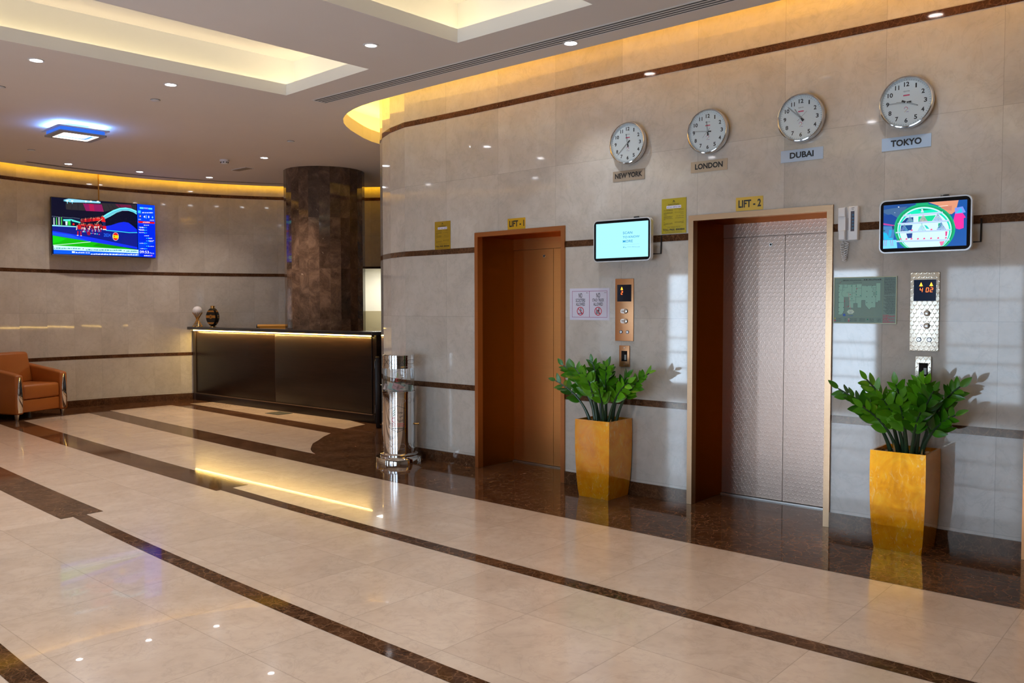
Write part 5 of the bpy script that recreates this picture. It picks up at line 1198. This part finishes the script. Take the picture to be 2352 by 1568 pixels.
def emblem(mb, xc, z0, k, fn, frame, green, pink, ink, small=True):
    cline(mb, [(xc-0.095*k, z0+0.045*k), (xc, z0), (xc+0.095*k, z0+0.045*k), (xc+0.095*k, z0+0.225*k), (xc, z0+0.262*k), (xc-0.095*k, z0+0.225*k), (xc-0.095*k, z0+0.045*k)], 0.003*k, frame, fn)
    for i in range(3):
        zz = z0+(0.155+0.022*i)*k; cpoly(mb, [(xc-0.052*k, zz), (xc-0.042*k, zz+0.004*k), (xc-0.020*k, zz+0.028*k), (xc-0.030*k, zz+0.026*k)], green, fn)
    for i in range(14):
        a = math.radians(50+20*i); b = math.radians(70+20*i); cline(mb, [(xc-0.040*k+0.018*k*math.cos(a), z0+0.122*k+0.022*k*math.sin(a)), (xc-0.040*k+0.018*k*math.cos(b), z0+0.122*k+0.022*k*math.sin(b))], 0.0055*k, pink, fn)
    for i, wd in enumerate(('\ufe94\ufef4\ufecc\ufee4\ufe9f', '\ufef2\ufe91\ufea9', '\ufe94\ufef3\ufeae\ufef4\ufea8\ufedf\ufe8d')):
        ww = (0.050, 0.036, 0.054)[i]*k; text(mb, wd, xc+0.052*k-ww, xc+0.052*k, z0+(0.182-0.040*i)*k, z0+(0.208-0.040*i)*k, 0, ink, 0.015, fn)
    if small:
        text(mb, 'DUBAI CHARITY', xc-0.062*k, xc+0.062*k, z0+0.077*k, z0+0.089*k, 0, pink, 0.01, fn); text(mb, 'ASSOCIATION', xc-0.058*k, xc+0.060*k, z0+0.057*k, z0+0.069*k, 0, pink, 0.01, fn)
        x = xc-0.05*k; rr = random.Random(3)
        while x < xc+0.05*k: w_ = 0.006*k; cpoly(mb, [(x, z0+0.034*k), (x+w_, z0+0.034*k), (x+w_, z0+0.042*k), (x, z0+0.042*k)], ink, fn); x += w_*1.5
kk = flat((26, 26, 30)); gr = flat((0, 120, 66)); pk = flat((200, 16, 70)); gy = mat('etched_line', (0.30, 0.30, 0.32), 0.6, 0.4)
mb = MB(); emblem(mb, -0.005, 0.315, 1.0, CM, kk, gr, pk, kk); mb.build('emblem', body)
mb = MB(); CW = cyl(R0-0.0020); emblem(mb, 0.02, 0.745, 0.68, CW, kk, flat((110, 160, 30)), pk, kk, False); mb.build('emblem', win)
mb = MB()
def hexa(xc, zc, a, b, m, w=0.002, fn=CM): cline(mb, [(xc-a, zc), (xc-a+b*.8, zc+b), (xc+a-b*.8, zc+b), (xc+a, zc), (xc+a-b*.8, zc-b), (xc-a+b*.8, zc-b), (xc-a, zc)], w, m, fn)
for zc, m in ((0.175, gy), (0.625, gy)):
    for xc in (-0.25, 0.0, 0.25): hexa(xc, zc, 0.075, 0.024, m)
    for xc in (-0.125, 0.125, 0.20, -0.20): hexa(xc, zc, 0.027, 0.026, m)
mb.build('etched_pattern', body)
mb = MB()
for xc in (-0.18, -0.02, 0.15): hexa(xc, 1.004, 0.055, 0.020, kk, 0.0025)
for xc in (-0.10, 0.065): hexa(xc, 1.004, 0.022, 0.022, kk, 0.0025)
mb.build('etched_pattern', top)
NOTE = [(0.62, 0.50, 0.46), (0.42, 0.55, 0.50), (0.60, 0.36, 0.36), (0.55, 0.55, 0.50), (0.35, 0.46, 0.42)]
NL = ['pinkish banknote leaning on the window of the donation box', 'greenish banknote at the left of the donation box pile', 'reddish banknote near the middle of the donation box pile', 'pale banknote at the right of the donation box pile', 'grey green banknote low in the donation box pile']
rr = random.Random(5)
for i in range(15):
    a = 2*PI*i/15*2.4; rad = 0.02+0.075*((i*7) % 15)/15
    c = NOTE[i % 5]; front = i < 5
    if front: px, py, rx_, rz_ = (-0.085+0.042*i, -0.105+0.012*abs(i-2), math.radians(68+6*rr.uniform(-1, 1)), rr.uniform(-0.5, 0.5))
    else: px, py, rx_, rz_ = rad*math.cos(a), rad*math.sin(a)*0.8, math.radians(rr.uniform(-12, 12)), rr.uniform(0, PI)
    n = 7; vs = []; 
    for j in range(n):
        t = j/(n-1)-0.5
        for s in (-0.030, 0.030): vs.append((t*0.115, s, 0.006*math.sin(t*5+i)))
    fs = [(2*j, 2*j+1, 2*j+3, 2*j+2) for j in range(n-1)]
    mb = MB(); mb.add(vs, fs, mat('banknote_%d' % (i % 5), c, 0.6), True)
    mb.add([(x*0.6, y*0.7, z+0.0006) for x, y, z in vs], fs, mat('banknote_print_%d' % (i % 5), tuple(q*0.62 for q in c), 0.6), True)
    o = mb.build('banknote'); o.matrix_world = Matrix.Translation((5.735, 6.40, 0)) @ Matrix.Rotation(RW+math.radians(45), 4, 'Z') @ Matrix.Translation((px, py, 0.728+(0.022 if front else 0.006*(i-4)))) @ Matrix.Rotation(rz_, 4, 'Y' if front else 'Z') @ Matrix.Rotation(rx_, 4, 'X')
    tag(o, NL[i] if front else 'crumpled banknote lying inside the pile of the donation box', 'banknote', 'banknotes in the donation box')

# ------------------------------------------------------------------ planters
def frond(mb_s, mb_l, base, tip, r0, seed, nl, lsize):
    rr = random.Random(seed); b, t = Vector(base), Vector(tip); N = 18
    up = Vector((b.x*0.80+t.x*0.20, b.y*0.80+t.y*0.20, b.z+(t.z-b.z)*0.66)); pts = []
    for i in range(N+1):
        s = i/N; pts.append(b*(1-s)**2 + up*2*s*(1-s) + t*s*s)
    mb_s.tube(pts, [r0*(1.25 if i == 0 else 1)*(1-0.80*(i/N)**0.6)+0.0018 for i in range(N+1)], M_STEM, 8)
    out = Vector((t.x-b.x, t.y-b.y, 0)); ph = math.atan2(out.y, out.x)+rr.uniform(-0.5, 0.5)
    for k in range(nl):
        last = k == nl-1
        s = 1.0 if last else 0.40+0.585*(k+0.5)/nl
        i = min(int(s*N), N-1); p = pts[i].lerp(pts[i+1], s*N-i); tan = (pts[min(i+1, N)]-pts[max(i-1, 0)]).normalized()
        side = 1 if k % 2 else -1
        # leaflets sit in two ranks to the left and right of the arching stalk
        face = Vector((0.15, -1.0, 0.55)).normalized(); w = tan.cross(face)
        w = w.normalized() if w.length > 0.2 else Vector((1, 0, 0)); w = Quaternion(tan, rr.uniform(-0.75, 0.75)) @ w
        a = math.radians(6 if last else rr.uniform(34, 58)); d = (tan*math.cos(a) + w*side*math.sin(a) + Vector((0, 0, rr.uniform(-0.10, 0.16)))).normalized()
        L = lsize*rr.uniform(0.85, 1.15)*(1.0-0.30*max(0, (s-0.55)/0.45)); wd = L*rr.uniform(0.21, 0.26)
        nrm = w.cross(tan)*side if not last else face; nrm = (nrm - d*nrm.dot(d)); nrm = nrm.normalized() if nrm.length > 1e-3 else Vector((0, 0, 1)); lat = nrm.cross(d).normalized()
        nrm = Quaternion(d, rr.uniform(-0.5, 0.5)) @ nrm; lat = nrm.cross(d).normalized()
        vs = []; M = 9; curl = rr.uniform(0.02, 0.16)
        for j in range(M+1):
            u = j/M; ww = wd*(math.sin(PI*min(1, u**0.80*0.985+0.01)))**0.8 if 0 < j < M else 0.0008
            c = p + d*(L*u) - nrm*(curl*L*u*u)
            for q in (-1, 0, 1): vs.append(c + lat*(ww*q) + nrm*(0.20*ww*abs(q)))
        mb_l.add(vs, [(3*j+q, 3*j+q+1, 3*j+q+4, 3*j+q+3) for j in range(M) for q in range(2)], M_LEAF, True)
def planter(y, label, fronds, dead):
    r = thing('potted_plant', label, 'potted plant', (5.785, y, 0), RW, 'gold planters with glossy plants')
    prof = [(0.1425, 0.0), (0.150, 0.06), (0.158, 0.16), (0.1635, 0.28), (0.1665, 0.40), (0.1672, 0.52), (0.1660, 0.632)]
    mb = MB(); vs = []; n = len(prof)
    for hw, z in prof: vs += [(-hw, -hw, z), (hw, -hw, z), (hw, hw, z), (-hw, hw, z)]
    fs = [(3, 2, 1, 0)]
    for j in range(n-1): fs += [(4*j+i, 4*j+(i+1) % 4, 4*j+4+(i+1) % 4, 4*j+4+i) for i in range(4)]
    hi = prof[-1][0]-0.014; b = len(vs)
    vs += [(-hi, -hi, 0.632), (hi, -hi, 0.632), (hi, hi, 0.632), (-hi, hi, 0.632), (-hi, -hi, 0.585), (hi, -hi, 0.585), (hi, hi, 0.585), (-hi, hi, 0.585)]
    t = 4*(n-1); fs += [(t+i, t+(i+1) % 4, b+(i+1) % 4, b+i) for i in range(4)] + [(b+i, b+(i+1) % 4, b+4+(i+1) % 4, b+4+i) for i in range(4)]
    mb.add(vs, fs, M_GOLDPOT); mb.build('pot', r)
    mb = MB(); N = 26; rr = random.Random(int(y*100)); vs = [(-hi+2*hi*i/N, -hi+2*hi*j/N, 0.600+rr.uniform(-0.006, 0.010)) for j in range(N+1) for i in range(N+1)]
    mb.add(vs, [(j*(N+1)+i, j*(N+1)+i+1, (j+1)*(N+1)+i+1, (j+1)*(N+1)+i) for j in range(N) for i in range(N)], M_PEBBLE); o = mb.build('pebbles', r); o['kind'] = 'stuff'
    for k, (bx, by, tx, ty, tz, nl, ls) in enumerate(fronds):
        ms = MB(); frond(ms, ms, (bx, by, 0.598), (tx, ty, tz), 0.0145, int(y*1000)+k, max(10, int(nl*0.92)), ls*1.30); ms.build('frond', r)
    for bx, by, tx, tz in dead:
        mb = MB(); mb.tube([(bx, by, 0.60), ((bx+tx)/2, by, (0.6+tz)/2), (tx, by, tz)], [0.007, 0.006, 0.001], mat('dead_stem', (0.35, 0.20, 0.06), 0.7), 6); mb.build('dead_sprout', r)
planter(3.972, 'gold planter with glossy green plant standing between the two lifts',
    [(-0.115, -0.03, -0.42, -0.10, 0.925, 12, 0.085), (-0.075, 0.00, -0.34, -0.10, 1.06, 18, 0.088), (-0.05, -0.05, -0.20, -0.13, 1.05, 18, 0.088), (-0.055, 0.05, -0.13, 0.02, 1.09, 18, 0.085), (-0.01, -0.08, -0.05, -0.18, 0.99, 18, 0.09), (0.0, 0.03, 0.04, 0.00, 1.06, 18, 0.085),
     (0.035, -0.02, 0.12, -0.14, 1.07, 18, 0.088), (0.065, 0.03, 0.22, 0.00, 0.98, 18, 0.09), (0.075, -0.04, 0.30, -0.10, 0.95, 18, 0.088), (0.105, 0.02, 0.44, -0.02, 1.025, 20, 0.085), (0.05, -0.07, 0.10, -0.22, 0.90, 16, 0.085), (-0.09, 0.06, -0.22, 0.04, 0.96, 16, 0.085)],
    [(0.115, -0.08, 0.128, 0.645), (-0.03, -0.10, -0.045, 0.64)])
planter(1.640, 'gold planter with glossy green plant standing right of lift 2',
    [(-0.075, -0.04, -0.39, -0.12, 1.005, 18, 0.085), (-0.05, 0.03, -0.23, -0.06, 1.07, 16, 0.092), (-0.03, -0.06, -0.22, -0.16, 0.90, 16, 0.085), (-0.01, 0.04, -0.06, -0.02, 1.045, 18, 0.088), (0.0, -0.03, -0.10, -0.16, 0.96, 16, 0.088), (0.025, -0.06, 0.02, -0.20, 0.93, 18, 0.09),
     (0.035, 0.04, 0.08, 0.00, 1.07, 18, 0.092), (0.05, 0.0, 0.14, -0.10, 1.065, 20, 0.092), (0.075, -0.05, 0.20, -0.15, 1.03, 20, 0.092), (0.085, 0.03, 0.32, -0.04, 1.055, 20, 0.09), (0.10, -0.03, 0.31, -0.10, 0.885, 14, 0.085), (0.06, -0.08, 0.14, -0.20, 0.90, 16, 0.088)],
    [(-0.03, -0.10, -0.045, 0.68), (0.125, -0.11, 0.13, 0.66), (-0.05, 0.05, -0.035, 0.73)])
